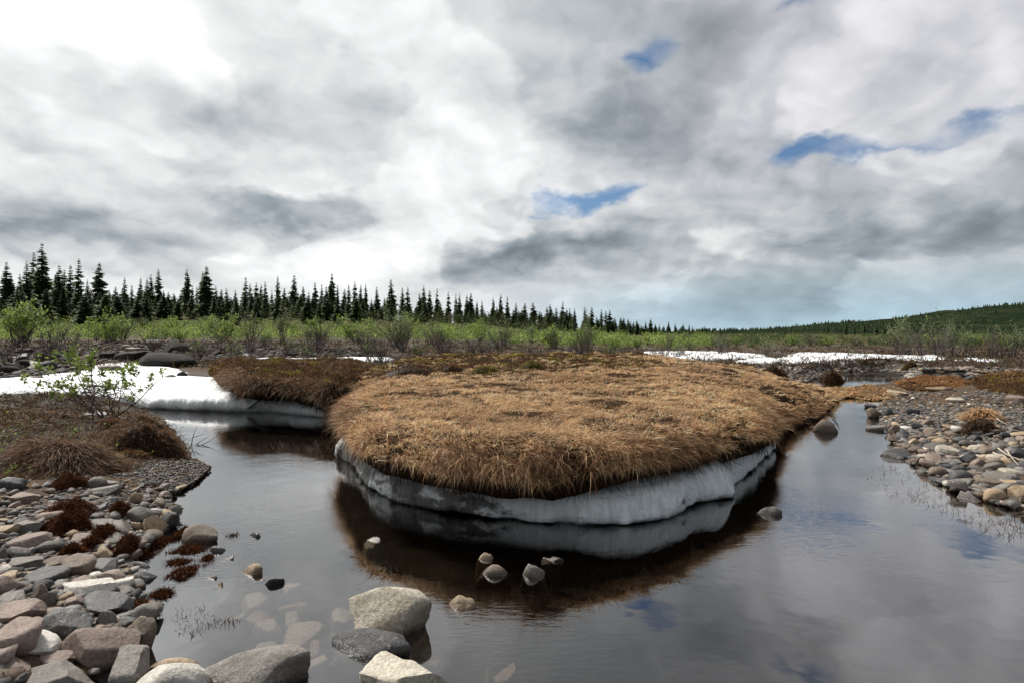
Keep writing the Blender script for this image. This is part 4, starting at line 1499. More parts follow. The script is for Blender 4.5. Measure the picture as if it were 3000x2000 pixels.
def gravel(reg, n, smul, sub, tone=1.0, minpx=5):
    a = np.array(reg, float)
    cand = rng.uniform(a.min(0), a.max(0), (n * 3, 2))
    cand = cand[sdist(reg, cand[:, 0], cand[:, 1]) > -6][:n]
    X, Y, Z = hit(cand[:, 0], cand[:, 1])
    if reg is not REG_BAR and reg is not REG_RB:
        pl = np.array(PLACED)
        free = np.array([((pl[:, 0] - x) ** 2 + (pl[:, 1] - y) ** 2 > (0.85 * pl[:, 2]) ** 2).all() for x, y in zip(X, Y)])
        X, Y, cand = X[free], Y[free], cand[free]
    Z = height(X, Y)
    s = np.maximum(sizes(cand[:, 0], cand[:, 1], reg) * rng.uniform(*smul, len(cand)), minpx)
    wd = s / F * Y
    cols = pick([(CW[k], STONE_RGB[k]) for k in CW], len(X), 0.25) * tone
    parts = []
    for i in range(len(X)):
        V, T = PEB[sub][rng.integers(9)]
        th = rng.uniform(0, 6.28)
        c, sn = math.cos(th), math.sin(th)
        q = V * np.array([1, rng.uniform(.6, .95), rng.uniform(.3, .6)])
        tx = rng.normal(0, 0.25)
        q = np.stack([q[:, 0] * c - q[:, 1] * sn, q[:, 0] * sn + q[:, 1] * c, q[:, 2] + tx * q[:, 0] * 0.6], 1) * wd[i]
        parts.append((q + np.array([X[i], Y[i], Z[i] + 0.10 * wd[i]]), T, np.repeat(cols[i:i + 1], len(q), 0)))
    return join(parts)


MAT_GRAVEL = mat_attr('gravel', 0.75, 0.35, 0.0, 0.45, 55.0)
V, T, C = join([gravel(REG_SPIT, 1500, (0.25, 0.7), 1, 0.7, 4), gravel(REG_L, 2200, (0.28, 0.62), 2), gravel(REG_LX, 1800, (0.35, 0.95), 1), gravel(REG_L, 3200, (0.14, 0.36), 1)])
link('gravel', tri_mesh('gravel', V, T, C, False), MAT_GRAVEL, kind='stuff', label='small grey stones and gravel of the left shore')
V, T, C = join([gravel(REG_R, 1300, (0.4, 0.75), 2), gravel(REG_R, 3600, (0.2, 0.5), 1), gravel(REG_RB, 500, (0.6, 1.6), 1)])
link('gravel', tri_mesh('gravel', V, T, C, False), MAT_GRAVEL, kind='stuff', label='small brown and grey stones of the right shore')
V, T, C = join([gravel(REG_BAR, 900, (0.6, 1.5), 1, 0.9), gravel(REG_ML, 2200, (0.4, 1.1), 1, 0.38)])
link('gravel', tri_mesh('gravel', V, T, C, False), MAT_GRAVEL, kind='stuff', label='dark rubble of the gravel bars behind the pond')


# ------------------------------------------------------------------ red moss in the shallows
REDMOSS = [(3, (.10, .034, .013)), (3, (.062, .022, .010)), (1, (.16, .065, .018)), (2, (.034, .014, .008))]


def moss_clump(box, label, sparse=False, zoom=ZOOM2):
    land = not sparse and box[2] < 900
    (x0, y0), (x1, y1) = zoom(box[0], box[1]), zoom(box[2], box[3])
    X, Y, z0 = (float(v) for v in hit(np.array([(x0 + x1) / 2]), np.array([y1])))
    wd = (x1 - x0) / F * Y
    dep = math.atan((y1 - HOR) / F)
    a = (y1 - y0) / F * Y
    D = max(a * 0.75 / math.sin(dep), 0.05)
    H = 0.0 if sparse else (a * 0.45 + 0.05 if land else a * 0.40)
    Yc = Y + D / 2
    Xc = ((x0 + x1) / 2 - 1500) / F * Yc
    n = 420 if sparse else 1900
    r = np.sqrt(rng.random(n))
    th = rng.uniform(0, 6.28, n)
    lob = 1 + 0.25 * np.sin(th * 3 + box[0]) + 0.15 * np.sin(th * 5 + box[1])
    x, y = Xc + r * np.cos(th) * wd / 2 * lob, Yc + r * np.sin(th) * D / 2 * lob
    g = np.maximum(height(x, y), -0.015 if sparse else -0.03)
    bumpy = 1 + 0.8 * fbm(x * 18, y * 18, 3, 2)
    z = g + H * (1 - r ** 2) * bumpy
    P = np.stack([x, y, z], 1)
    N = unit(np.stack([r * np.cos(th) * 1.2, r * np.sin(th) * 1.2, 0.6 + 0 * r], 1))
    G = unit(N + rng.normal(size=(n, 3)) * 0.7)
    L = rng.uniform(0.015, 0.04, n) * (1.2 if sparse else 1)
    V1 = blades(P, G, rng.normal(size=(n, 3)) * 0.7, L, np.full(n, 0.0048) * rng.uniform(.7, 1.4, n), pick(REDMOSS, n, 0.3), 2)
    if not sparse:
        # body
        m, kk = 26, 7
        tt = np.linspace(0, 2 * np.pi, m, endpoint=False)
        rows = []
        for q in np.linspace(1, 0.02, kk):
            lo_ = 1 + 0.25 * np.sin(tt * 3 + box[0]) + 0.15 * np.sin(tt * 5 + box[1])
            bx_, by_ = Xc + q * np.cos(tt) * wd / 2 * lo_, Yc + q * np.sin(tt) * D / 2 * lo_
            rows.append(np.stack([bx_, by_, np.maximum(height(bx_, by_), -0.05) - 0.02 + (H + 0.012) * (1 - q ** 2) * (1 + 0.8 * fbm(bx_ * 18, by_ * 18, 3, 2))], 1))
        Vb = np.concatenate(rows)
        Qb = grid_quads(kk, m, True)
        Tb = np.concatenate([Qb[:, [0, 1, 2]], Qb[:, [0, 2, 3]]])
        V1 = join([V1, (Vb, Tb, np.repeat(np.array([[.05, .018, .008]]), len(Vb), 0))])
    link('moss_clump', tri_mesh('moss_clump', *V1, False), MAT_MOSS, label=label, category='moss', group='red moss in the left shallows')


for bx, lb, sp in [
    ((945, 755, 1205, 835), 'red-brown moss clump just below the mossy-sided boulder', False), ((930, 830, 1115, 905), 'dark red moss clump behind the brightest orange moss clump', False),
    ((965, 868, 1145, 985), 'brightest rusty orange moss clump standing in the shallows', False), ((1140, 815, 1245, 875), 'small dark red moss clump right of the row in the shallows', False),
    ((820, 1000, 1030, 1095), 'wide red moss clump off the pale tilted slab', False), ((750, 1090, 930, 1185), 'red moss clump at the water beside the long dark slab', False),
    ((840, 705, 985, 800), 'dark red moss clump at the shore below the tan angular stone', False), ((660, 760, 830, 870), 'orange-brown moss cushion between stones at the waterline', False),
    ((550, 695, 680, 765), 'rust moss cushion on the long light grey flat stone', False), ((262, 635, 425, 750), 'large rust moss cushion right of the bright pink flat stone', False),
    ((305, 550, 540, 648), 'largest rust moss cushion beside the domed pinkish stone', False), ((470, 770, 570, 835), 'small rust moss cushion between pink and tan stones', False),
    ((360, 815, 500, 862), 'flat rust moss patch above the brown tilted stone', False), ((1005, 645, 1090, 755), 'brown moss clinging to the left of the mossy-sided boulder', False),
    ((645, 570, 740, 628), 'rust moss tuft left of the greenish grey triangular boulder', False), ((320, 395, 480, 470), 'rust moss patch under the dry grass tussock', False),
    ((400, 660, 510, 710), 'rust moss strip below the smooth grey stone', False), ((1305, 698, 1368, 735), 'tiny dark moss tuft left of the lone black stone', False),
    ((915, 1120, 1215, 1225), 'long drowned red moss just under the surface off the left shore', True), ((1060, 1195, 1240, 1300), 'drowned dark red moss above the broad grey boulder', True),
    ((1235, 1188, 1385, 1250), 'bright drowned red moss tip nearest the sunken slabs', True), ((1150, 870, 1200, 905), 'thin drowned moss beside the small dark red clump', True)]:
    moss_clump(bx, lb, sp)


# ------------------------------------------------------------------ plants
def tube(pts, rad, sides=3):
    """thin tapered tube along points"""
    P = np.asarray(pts, float)
    r = np.interp(np.linspace(0, 1, len(P)), np.linspace(0, 1, len(rad)), rad)
    tan = unit(np.gradient(P, axis=0))
    ref = np.array([0.31, 0.17, 0.93]) if abs(tan[0, 2]) < 0.9 else np.array([1.0, 0.1, 0.0])
    a = unit(np.cross(tan, ref))
    b = np.cross(tan, a)
    th = np.linspace(0, 2 * np.pi, sides, endpoint=False)
    V = P[:, None] + r[:, None, None] * (np.cos(th)[None, :, None] * a[:, None] + np.sin(th)[None, :, None] * b[:, None])
    Q = grid_quads(len(P), sides, True)
    return V.reshape(-1, 3), np.concatenate([Q[:, [0, 1, 2]], Q[:, [0, 2, 3]]])


def leaf_quads(P, size, rg, col, aspect=0.45):
    n = len(P)
    d = unit(rg.normal(size=(n, 3)) + np.array([0, 0, 0.35]))
    s = unit(np.cross(d, rg.normal(size=(n, 3))))
    L = size * rg.uniform(0.6, 1.3, n)[:, None]
    V = np.stack([P, P + d * L * 0.5 + s * L * aspect * 0.5, P + d * L, P + d * L * 0.5 - s * L * aspect * 0.5], 1)
    i = np.arange(n)[:, None] * 4
    T = np.concatenate([i + np.array([[0, 1, 2]]), i + np.array([[0, 2, 3]])])
    return V.reshape(-1, 3), T, np.repeat(col, 4, 0)


def pal_pick(rg, pal, n, jit=0.2):
    w = np.array([p[0] for p in pal], float)
    i = rg.choice(len(pal), n, p=w / w.sum())
    return np.clip(np.array([p[1] for p in pal])[i] * np.exp(rg.normal(0, jit, (n, 1))), 0, 0.9)


GREENS = [(3, (.27, .36, .08)), (2, (.175, .26, .055)), (1.5, (.37, .44, .14)), (1, (.09, .14, .03))]
SAGE = [(2, (.20, .24, .11)), (2, (.14, .18, .075)), (1, (.28, .31, .16))]
SPRUCE = [(3, (.060, .095, .040)), (2, (.088, .12, .048)), (1, (.12, .15, .055)), (1.5, (.036, .056, .027))]
BARK = [(2, (.11, .095, .085)), (2, (.075, .06, .055)), (1, (.16, .145, .13))]


def willow(seed, leafy, stems=13, lean=0.55, ls=0.05, pal=GREENS, bark=BARK, low=0.35):
    """unit-height shrub: stems mesh and leaves mesh"""
    rg = np.random.default_rng(seed)
    tubes, leaves = [], []
    for k in range(stems):
        az = rg.uniform(0, 6.28)
        ln = rg.uniform(0.05, lean)
        d = np.array([math.cos(az) * ln, math.sin(az) * ln, 1.0])
        L = rg.uniform(0.6, 1.05)
        p = np.array([rg.normal(0, .05), rg.normal(0, .05), -0.02])
        pts = [p]
        dd = unit(d)
        for j in range(6):
            dd = unit(dd + rg.normal(0, 0.16, 3) + np.array([0, 0, 0.05]))
            p = p + dd * L / 6
            pts.append(p)
        pts = np.array(pts)
        c = pal_pick(rg, bark, 1)
        r0 = rg.uniform(.008, .014)
        V, T = tube(pts, [r0, r0 * .7, r0 * .3])
        tubes.append((V, T, np.repeat(c, len(V), 0)))
        for q in range(rg.integers(4, 8)):
            u = rg.uniform(0.3, 1.0) * 5.99
            i = int(u)
            b = pts[i] + (pts[i + 1] - pts[i]) * (u - i)
            d2 = unit(dd * 0.5 + rg.normal(0, 0.6, 3) + np.array([0, 0, 0.35]))
            l2 = rg.uniform(0.10, 0.32)
            tw = np.array([b, b + d2 * l2 * .5 + rg.normal(0, .015, 3), b + d2 * l2 + np.array([0, 0, l2 * .15])])
            V, T = tube(tw, [r0 * .4, r0 * .15])
            tubes.append((V, T, np.repeat(c, len(V), 0)))
            if leafy > 0:
                m = rg.poisson(leafy)
                f = rg.uniform(0.25, 1.05, m)[:, None]
                P = tw[0] + (tw[2] - tw[0]) * f + rg.normal(0, .022, (m, 3))
                P = P[P[:, 2] > low * rg.uniform(0.6, 1.2)]
                if len(P):
                    leaves.append(leaf_quads(P, ls, rg, pal_pick(rg, pal, len(P))))
    sm = tri_mesh('willow_stems', *join(tubes), False)
    lm = tri_mesh('willow_leaves', *join(leaves), False) if leaves else None
    return sm, lm


def spruce(seed, R0=0.12, thin=1.0):
    rg = np.random.default_rng(seed)
    V, T = tube(np.array([[0, 0, -0.03], [0, 0, .3], [0.004, 0, .7], [0, 0.003, 1.0]]), [0.016, 0.011, 0.006, 0.001], 5)
    trunk = tri_mesh('spruce_trunk', V, T, np.repeat(np.array([[.06, .05, .045]]), len(V), 0))
    parts = []
    nl = 50
    lean = rg.normal(0, 0.01, 2)
    for z in np.linspace(0.04, 0.985, nl) + rg.normal(0, 0.006, nl):
        z = min(max(z, 0.03), 0.99)
        env = R0 * (1 - z) ** 0.72 * min(1.0, 0.55 + 1.6 * z) + 0.006
        lvl = rg.uniform(0.75, 1.15)
        for b in range(rg.integers(5, 8)):
            if rg.random() > thin:
                continue
            r = env * lvl * rg.uniform(0.55, 1.25)
            az = rg.uniform(0, 6.28)
            dr = np.array([math.cos(az), math.sin(az), 0])
            sdv = np.array([-math.sin(az), math.cos(az), 0])
            droop = rg.uniform(0.25, 0.6)
            n = 4
            f = np.array([.25, .5, .75, 1.0])
            c0 = np.array([lean[0] * z, lean[1] * z, z])
            cen = c0 + dr * (f * r)[:, None] + np.array([0, 0, 1.0]) * (-droop * r * f + 0.22 * r * f ** 2)[:, None]
            for q in range(n):
                s = max(0.44 * r * (1.15 - 0.5 * f[q]), 0.008) * rg.uniform(.8, 1.3)
                a = cen[q] + sdv * s + np.array([0, 0, -s * rg.uniform(0.1, 0.9)]) + rg.normal(0, s * .2, 3)
                b_ = cen[q] - sdv * s + np.array([0, 0, -s * rg.uniform(0.1, 0.9)]) + rg.normal(0, s * .2, 3)
                tip = cen[q] + dr * s * 1.5 + np.array([0, 0, rg.uniform(-.3, .5) * s])
                back = cen[q] - dr * s * 0.6 + np.array([0, 0, s * 0.35])
                parts.append((np.array([a, tip, b_, back]), np.array([[0, 1, 3], [1, 2, 3]]), np.repeat(pal_pick(rg, SPRUCE, 1), 4, 0)))
    return trunk, tri_mesh('spruce_crown', *join(parts), False)


MAT_NEEDLE = mat_attr('spruce_needles', 0.7, 0.15, 0.3)


def plant(name, loc, scale, rz, meshes, label, category, group, tilt=0.0):
    """an empty at the foot with its parts"""
    e = bpy.data.objects.new(name, None)
    COL.objects.link(e)
    e.empty_display_size = 0.2
    e.location = loc
    e.scale = scale if hasattr(scale, '__len__') else (scale,) * 3
    e.rotation_euler = (tilt, tilt * 0.6, rz)
    e['label'] = label
    e['category'] = category
    if group:
        e['group'] = group
    for nm, me, mt in meshes:
        if me is None:
            continue
        o = bpy.data.objects.new(nm, me)
        if not me.materials:
            me.materials.append(mt)
        o.parent = e
        COL.objects.link(o)
    return e


def gz(x, y):
    return float(height(np.array([x]), np.array([y])))


# ---- spruces: column and top row of each in the photograph
TREES = [(19, 765), (30, 795), (58, 800), (77, 763), (97, 737), (123, 710), (162, 801), (173, 775), (190, 788), (206, 774), (230, 755), (255, 816), (290, 766), (321, 848), (338, 837), (364, 809),
         (386, 833), (412, 811), (430, 814), (442, 801), (463, 785), (480, 848), (548, 786), (563, 833), (576, 837), (593, 792), (604, 776), (633, 835), (647, 845), (663, 841), (690, 848), (719, 809), (734, 829),
         (751, 825), (765, 830), (777, 822), (796, 846), (813, 806), (833, 841), (860, 804), (889, 837), (905, 850), (923, 825), (942, 831), (955, 838), (972, 797), (989, 833), (1008, 845), (1022, 830), (1040, 822), (1058, 832),
         (1070, 830), (1105, 838), (1127, 871), (1147, 817), (1179, 840), (1194, 838), (1229, 858), (1241, 835), (1258, 849), (1280, 843), (1314, 853), (1336, 859), (1346, 858), (1368, 861), (1379, 856), (1397, 881),
         (1412, 879), (1445, 869), (1467, 859), (1486, 866), (1512, 886), (1537, 886), (1562, 885), (1580, 909), (1601, 896), (1612, 890), (1629, 899), (1648, 882), (1660, 904), (1670, 903), (1682, 904), (1713, 902),
         (1733, 903), (1748, 932), (1762, 912), (1775, 917), (1786, 914), (1818, 937), (1827, 938), (1856, 950), (1865, 945), (1892, 950), (1906, 940), (1920, 956), (1932, 957), (1958, 950), (1979, 956), (2001, 956),
         (2019, 957), (2065, 962), (2300, 964), (2330, 968), (2425, 955), (2478, 948), (2504, 953), (2533, 947), (2568, 952), (2591, 955), (2620, 955), (2700, 960), (2780, 958), (2850, 957), (2900, 955), (2960, 956)]
DEEP = ([0, 300, 600, 1000, 1400, 1700, 1900, 2080, 2300, 2600, 3000], [78, 80, 85, 100, 128, 165, 220, 260, 210, 190, 170])
LM = {(123, 710): 'tallest spruce of all at the far left', (290, 766): 'broad lone-standing spruce right of the far left group', (463, 785): 'tall spruce above the left end of the snow',
      (604, 776): 'tall full spruce towering left of the bare-topped ones', (813, 806): 'thin spire spruce above the left of the moss bank', (972, 797): 'tall dark spruce above the notch of the banks',
      (1147, 817): 'tall spruce standing left of the leaning grey willow', (1467, 859): 'pair-topped spruce near the middle of the tree line', (1648, 882): 'last high spruce before the tree line drops',
      (1906, 940): 'spruce peak in the low right end of the tree line', (2478, 948): 'tallest of the small far spruces below the hill'}
SHORT = {(123, 710): 'tallest far left spruce', (290, 766): 'broad lone-standing spruce', (463, 785): 'tall spruce above the snow', (604, 776): 'tall full spruce', (813, 806): 'thin spire spruce',
         (972, 797): 'tall dark spruce', (1147, 817): 'spruce left of the leaning willow', (1467, 859): 'pair-topped spruce', (1648, 882): 'last high spruce', (1906, 940): 'low right spruce peak', (2478, 948): 'tallest small far spruce'}
_U = ['first', 'second', 'third', 'fourth', 'fifth', 'sixth', 'seventh', 'eighth', 'ninth', 'tenth', 'eleventh', 'twelfth', 'thirteenth', 'fourteenth', 'fifteenth', 'sixteenth', 'seventeenth', 'eighteenth', 'nineteenth']
_T = [('twentieth', 'twenty'), ('thirtieth', 'thirty'), ('fortieth', 'forty'), ('fiftieth', 'fifty'), ('sixtieth', 'sixty')]
ORD = _U + [a if k == 0 else b + '-' + _U[k - 1] for a, b in _T for k in range(10)]
SPV = [spruce(300 + k, R0=(0.115, 0.13, 0.14, 0.155, 0.12, 0.14, 0.105, 0.145)[k], thin=(1, 1, 1, 1, .9, 1, .75, 1)[k]) for k in range(8)]


def tree(px, py, jd, label, k=None, fat=1.0):
    py = py - float(np.interp(px, [1650, 1800, 2070, 2100], [0, 9, 9, 0]))
    Y = float(np.interp(px, *DEEP)) * jd
    X = (px - 1500) / F * Y
    zb = gz(X, Y) if Y < 150 else gz(X, Y) * (1 - float(sstep(150, 600, Y))) + 0.2 * float(sstep(150, 600, Y))
    top = CH + (HOR - py) / F * Y
    h = max(top - zb, 2.2)
    i = random.randrange(8) if k is None else k
    f = random.uniform(0.85, 1.15) * fat
    plant('spruce_tree', (X, Y, zb - 0.1), (h * f, h * f, h), random.uniform(0, 6.28), [('trunk', SPV[i][0], MAT_WOOD), ('crown', SPV[i][1], MAT_NEEDLE)],
          label, 'tree', 'spruces of the tree line')


def trees():
    last, cnt = None, 0
    TT = sorted(TREES)
    for (px, py) in TT:
        if (px, py) in LM:
            last, cnt = (px, py), 0
            lb = LM[last]
        else:
            cnt += 1
            lb = 'spruce, %s to the right of the %s' % (ORD[cnt - 1], SHORT[last]) if last else 'dark spruce, %s from the left edge of the picture' % ORD[cnt - 1]
        tree(px, py, random.uniform(0.94, 1.10), lb, k=2 if (px, py) == (123, 710) else (3 if (px, py) in ((290, 766), (604, 776)) else None), fat=0.95 if px < 700 else (0.9 if px < 1500 else 1.15))
    # smaller ones between and behind
    env = ([0, 300, 600, 1000, 1400, 1700, 1900, 2060], [830, 842, 852, 862, 890, 915, 953, 965])
    xs = np.sort(np.concatenate([rng.uniform(5, 2060, 250), rng.uniform(1780, 2120, 30)]))
    keys = sorted(LM)
    cnts = {}
    for px in xs:
        py = float(np.interp(px, *env)) + rng.uniform(0, 28)
        a = [k for k in keys if k[0] <= px]
        ref = SHORT[a[-1]] if a else 'left edge of the picture'
        cnts[ref] = cnts.get(ref, 0) + 1
        tree(px, py, random.uniform(0.80, 1.25), 'low spruce of the undergrowth, %s right of the %s' % (ORD[cnts[ref] - 1], ref), fat=1.6)


trees()

# ---- willows
WG = [willow(500 + k, 15, stems=16, lean=0.85, ls=0.075, pal=GREENS, low=0.25) for k in range(6)]
WS = [willow(520 + k, 12, stems=16, lean=0.6, ls=0.05, pal=SAGE, low=0.3) for k in range(4)]
WB = [willow(540 + k, 2.2, stems=17, lean=0.85, ls=0.05, pal=GREENS, low=0.45) for k in range(5)]
BARE = [willow(560 + k, 0, stems=20, lean=0.9, bark=[(2, (.10, .085, .08)), (1, (.15, .12, .11)), (2, (.06, .045, .042))]) for k in range(3)]


def shrub(px, top, Y, kind, label, group, fat=1.0, name='willow_shrub'):
    X = (px - 1500) / F * Y
    zb = gz(X, Y)
    h = max(CH + (HOR - top) / F * Y - zb, 0.35)
    src = {'g': WG, 's': WS, 'b': WB, 'x': BARE}[kind]
    st, lv = random.choice(src)
    plant(name, (X, Y, zb - 0.02), (h * fat, h * fat, h), random.uniform(0, 6.28), [('stems', st, MAT_WOOD), ('leaves', lv, MAT_LEAF)], label, 'shrub', group)


PROM = [(1170, 903, 27, 's', 'tall grey willow leaning over the middle of the back bank', 1.0), (1720, 928, 33, 's', 'tall grey-green willow right of the middle, above the dry grass', .7),
        (825, 898, 33, 's', 'tall pale willow above the thin strip of snow', .8), (1430, 960, 25, 'b', 'half-bare willow behind the moss at the middle of the bank', 1.1),
        (2660, 932, 29, 's', 'tall dark willow, left one of the big clump on the right', 1.0), (2630, 965, 29.5, 'x', 'bare twiggy shrub at the left foot of the right willow clump', 1.0), (2700, 950, 28, 'x', 'bare dark shrub between the two leftmost tall right willows', .9), (2830, 958, 28, 's', 'greyish willow at the right end of the right clump', .9), (2765, 960, 27.5, 'x', 'bare dark shrub before the tallest dark willow', .8), (2935, 965, 26.5, 'x', 'bare shrub between the two willows at the right edge', .9), (2740, 915, 28.5, 'b', 'tallest dark willow in the big clump on the right', .7),
        (2790, 935, 29, 's', 'dark willow right of the tallest one in the right clump', .7), (2905, 945, 27, 'b', 'upright bare willow near the far right edge', .6),
        (2968, 940, 26, 's', 'willow at the right edge above the heath', .9), (2495, 1028, 27, 'b', 'low spreading shrub on the right in front of the snow', 1.6),
        (2245, 985, 29, 'b', 'rounded half-bare shrub at the foot of the snow scrap', 1.1), (2110, 965, 31, 'b', 'open branchy shrub in front of the long snow patch', .9),
        (1945, 1000, 27, 'x', 'bare shrub left in front of the long snow patch', 1.3), (2590, 1030, 32, 'x', 'thin bare shrub between two snow patches on the right', 1.2), (2850, 1015, 27, 'x', 'low bare shrub between the willows at the far right', 1.4),
        (330, 905, 35, 'g', 'tall green willow above the gravel at the left', .8), (60, 880, 30, 'g', 'big green willow at the left edge of the picture', .9), (150, 915, 24, 'b', 'twiggy willow left, above the snow patch', 1.0),
        (30, 985, 18, 'x', 'dense bare shrub at the left edge above the stones', 1.3), (120, 1000, 19, 'x', 'bare purple-brown shrub beside the one at the left edge', 1.2), (205, 960, 22, 'b', 'sparse leafy shrub standing on the gravel at the left', .8),
        (570, 1000, 21, 'b', 'small pale leafy shrub at the back edge of the snow', .9), (690, 985, 20, 'b', 'twiggy shrub on the left of the moss bank', .9), (900, 985, 20, 'b', 'twiggy leafy shrub on the middle of the moss bank', .9),
        (990, 1000, 19, 'x', 'thin bare shrub on the back of the moss bank', .9), (1310, 975, 22, 'x', 'bare grey shrub where moss bank and grass bank meet', 1.2), (1080, 985, 21, 'b', 'sparse leafy shrub left of the leaning grey willow', .9)]
for px, top, Y, kd, lb, ft in PROM:
    shrub(px, top, Y, kd, lb, 'willows around the pond', ft)


def shrub_rows():
    for (nm, n, x0, x1, ymin, ymax, hmin, hmax, kinds, phrase) in (
            ('front', 44, -20, 2060, 33, 48, 0.7, 2.1, 'gggssbb', 'bright green willow bush of the front row'),
            ('back', 44, -20, 2060, 48, 66, 0.7, 2.0, 'ggggss', 'green willow bush of the back row'),
            ('bar', 46, 480, 2050, 19, 33, 0.5, 1.2, 'xxxb', 'low bare shrub on the gravel strip'),
            ('right', 26, 2060, 3010, 38, 60, 0.6, 1.2, 'gsbx', 'low bush of the plain right of the tree line')):
        xs = np.linspace(x0, x1, n) + rng.normal(0, 28, n)
        xs.sort()
        for i, px in enumerate(xs):
            Y = rng.uniform(ymin, ymax)
            X = (px - 1500) / F * Y
            h = rng.uniform(hmin, hmax) * (1.0 if px < 1500 or nm == 'right' else float(np.interp(px, [1500, 2060], [1, .7])))
            top = HOR - (gz(X, Y) + h - CH) / Y * F
            shrub(px, top, Y, random.choice(kinds), '%s, %s from the left' % (phrase, ORD[i]), 'willow bushes of the ' + ('plain' if nm == 'right' else nm + ' row'), rng.uniform(0.9, 1.35))


shrub_rows()


# ---- thicket and undergrowth: one mass
def thicket():
    parts = []
    for (n, x0, x1, y0, y1, h0, h1, pal, per, ls) in (
            (700, -700, 2080, 40, 72, 0.5, 1.25, GREENS, 120, 0.12),
            (470, -700, 1640, 74, 125, 0.8, 2.8, [(3, (.045, .068, .02)), (2, (.075, .08, .022)), (.6, (.12, .08, .025)), (2, (.028, .045, .015))], 90, 0.20),
            (500, 2000, 3500, 45, 150, 0.4, 0.9, [(2, (.075, .11, .035)), (2, (.055, .085, .03)), (1, (.13, .16, .05))], 60, 0.16)):
        px = rng.uniform(x0, x1, n)
        Y = y0 + (y1 - y0) * rng.random(n) ** 1.2
        X = (px - 1500) / F * Y
        Z = height(X, Y)
        for i in range(n):
            h = rng.uniform(h0, h1)
            w = h * rng.uniform(0.7, 1.3)
            q = np.clip(rng.normal(size=(per, 3)), -1.7, 1.7) * np.array([w * .42, w * .42, h * .26])
            P = np.array([X[i], Y[i], Z[i] + h * 0.55]) + q
            P = P[P[:, 2] > Z[i]]
            c = pick(pal, len(P), 0.22) * math.exp(rng.normal(0, 0.18))
            parts.append(leaf_quads(P, ls, rng, np.clip(c, 0, .8), 0.6))
    link('thicket', tri_mesh('thicket', *join(parts), False), MAT_LEAF, kind='stuff', label='green thicket of willow and undergrowth below the spruces')


thicket()


# ---- heath on the plain and the left bank
def heath():
    parts = []
    n = 11500
    px, py = rng.uniform(-600, 3500, n), 1000 + 78 * rng.random(n) ** 1.0
    X, Y, Z = hit(px, py)
    ok = (Y < 75) & (Y > 13.2) & (fbm(X * .35, Y * .35, 77, 3) > -0.3)
    P = np.stack([X, Y, height(X, Y)], 1)[ok]
    P = np.repeat(P, 6, 0) + rng.normal(0, 0.09, (ok.sum() * 6, 3)) * np.array([1, 1, 0])
    N = len(P)
    c = pick([(2, (.09, .055, .03)), (2, (.13, .085, .05)), (1, (.05, .03, .018)), (1, (.11, .095, .09)), (.6, (.09, .10, .03))], N)
    parts.append(blades(P, unit(rng.normal(size=(N, 3)) * .5 + np.array([0, 0, 1.])), rng.normal(size=(N, 3)) * .5, rng.uniform(.07, .3, N), wid(P, .006, .7), c, 2))
    link('heath', tri_mesh('heath', *join(parts), False), MAT_GRASS, kind='stuff', label='brown heath and dead stalks across the plain')
    # left bank
    parts = []
    reg = [(-420, 1140), (-40, 1135), (300, 1152), (470, 1222), (505, 1265), (540, 1300), (545, 1345), (450, 1350), (330, 1385), (-40, 1412), (-420, 1425)]
    c0 = rng.uniform((-420, 1130), (550, 1425), (22000, 2))
    c0 = c0[sdist(reg, c0[:, 0], c0[:, 1]) > 0][:8200]
    X, Y, Z = hit(c0[:, 0], c0[:, 1])
    P = np.stack([X, Y, height(X, Y)], 1)
    up = np.repeat(np.array([[0, 0, 1.0]]), len(P), 0)
    z1, o2 = np.full(len(P), 9.0), np.repeat(np.array([[1.0, 0]]), len(P), 0)
    LB = [(w, tuple(v * .72 for v in c)) for w, c in BROWN] + [(.6, (.18, .10, .055)), (.3, (.07, .085, .022)), (2.5, (.03, .017, .009))]
    parts.append(tuft_blades(P, up, z1, o2, z1, 8, LB, 0.04, 0.13, lie=0.7, spread=0.05, seed=9))
    k = rng.choice(len(P), 900)
    parts.append(fuzz(np.repeat(P[k], 14, 0) + rng.normal(0, .03, (900 * 14, 3)) * np.array([1, 1, .3]), np.repeat(up[:1], 900 * 14, 0), RUST + BROWN, .03, .06))
    k = rng.choice(len(P), 160)
    Pl = np.repeat(P[k], 7, 0) + rng.normal(0, .035, (160 * 7, 3)) + np.array([0, 0, .09])
    parts.append(leaf_quads(Pl, .03, rng, pick(GREENS, len(Pl))))
    link('bank_heath', tri_mesh('bank_heath', *join(parts), False), MAT_GRASS, kind='stuff', label='matted brown grass moss and dwarf leaves on the left bank')


heath()


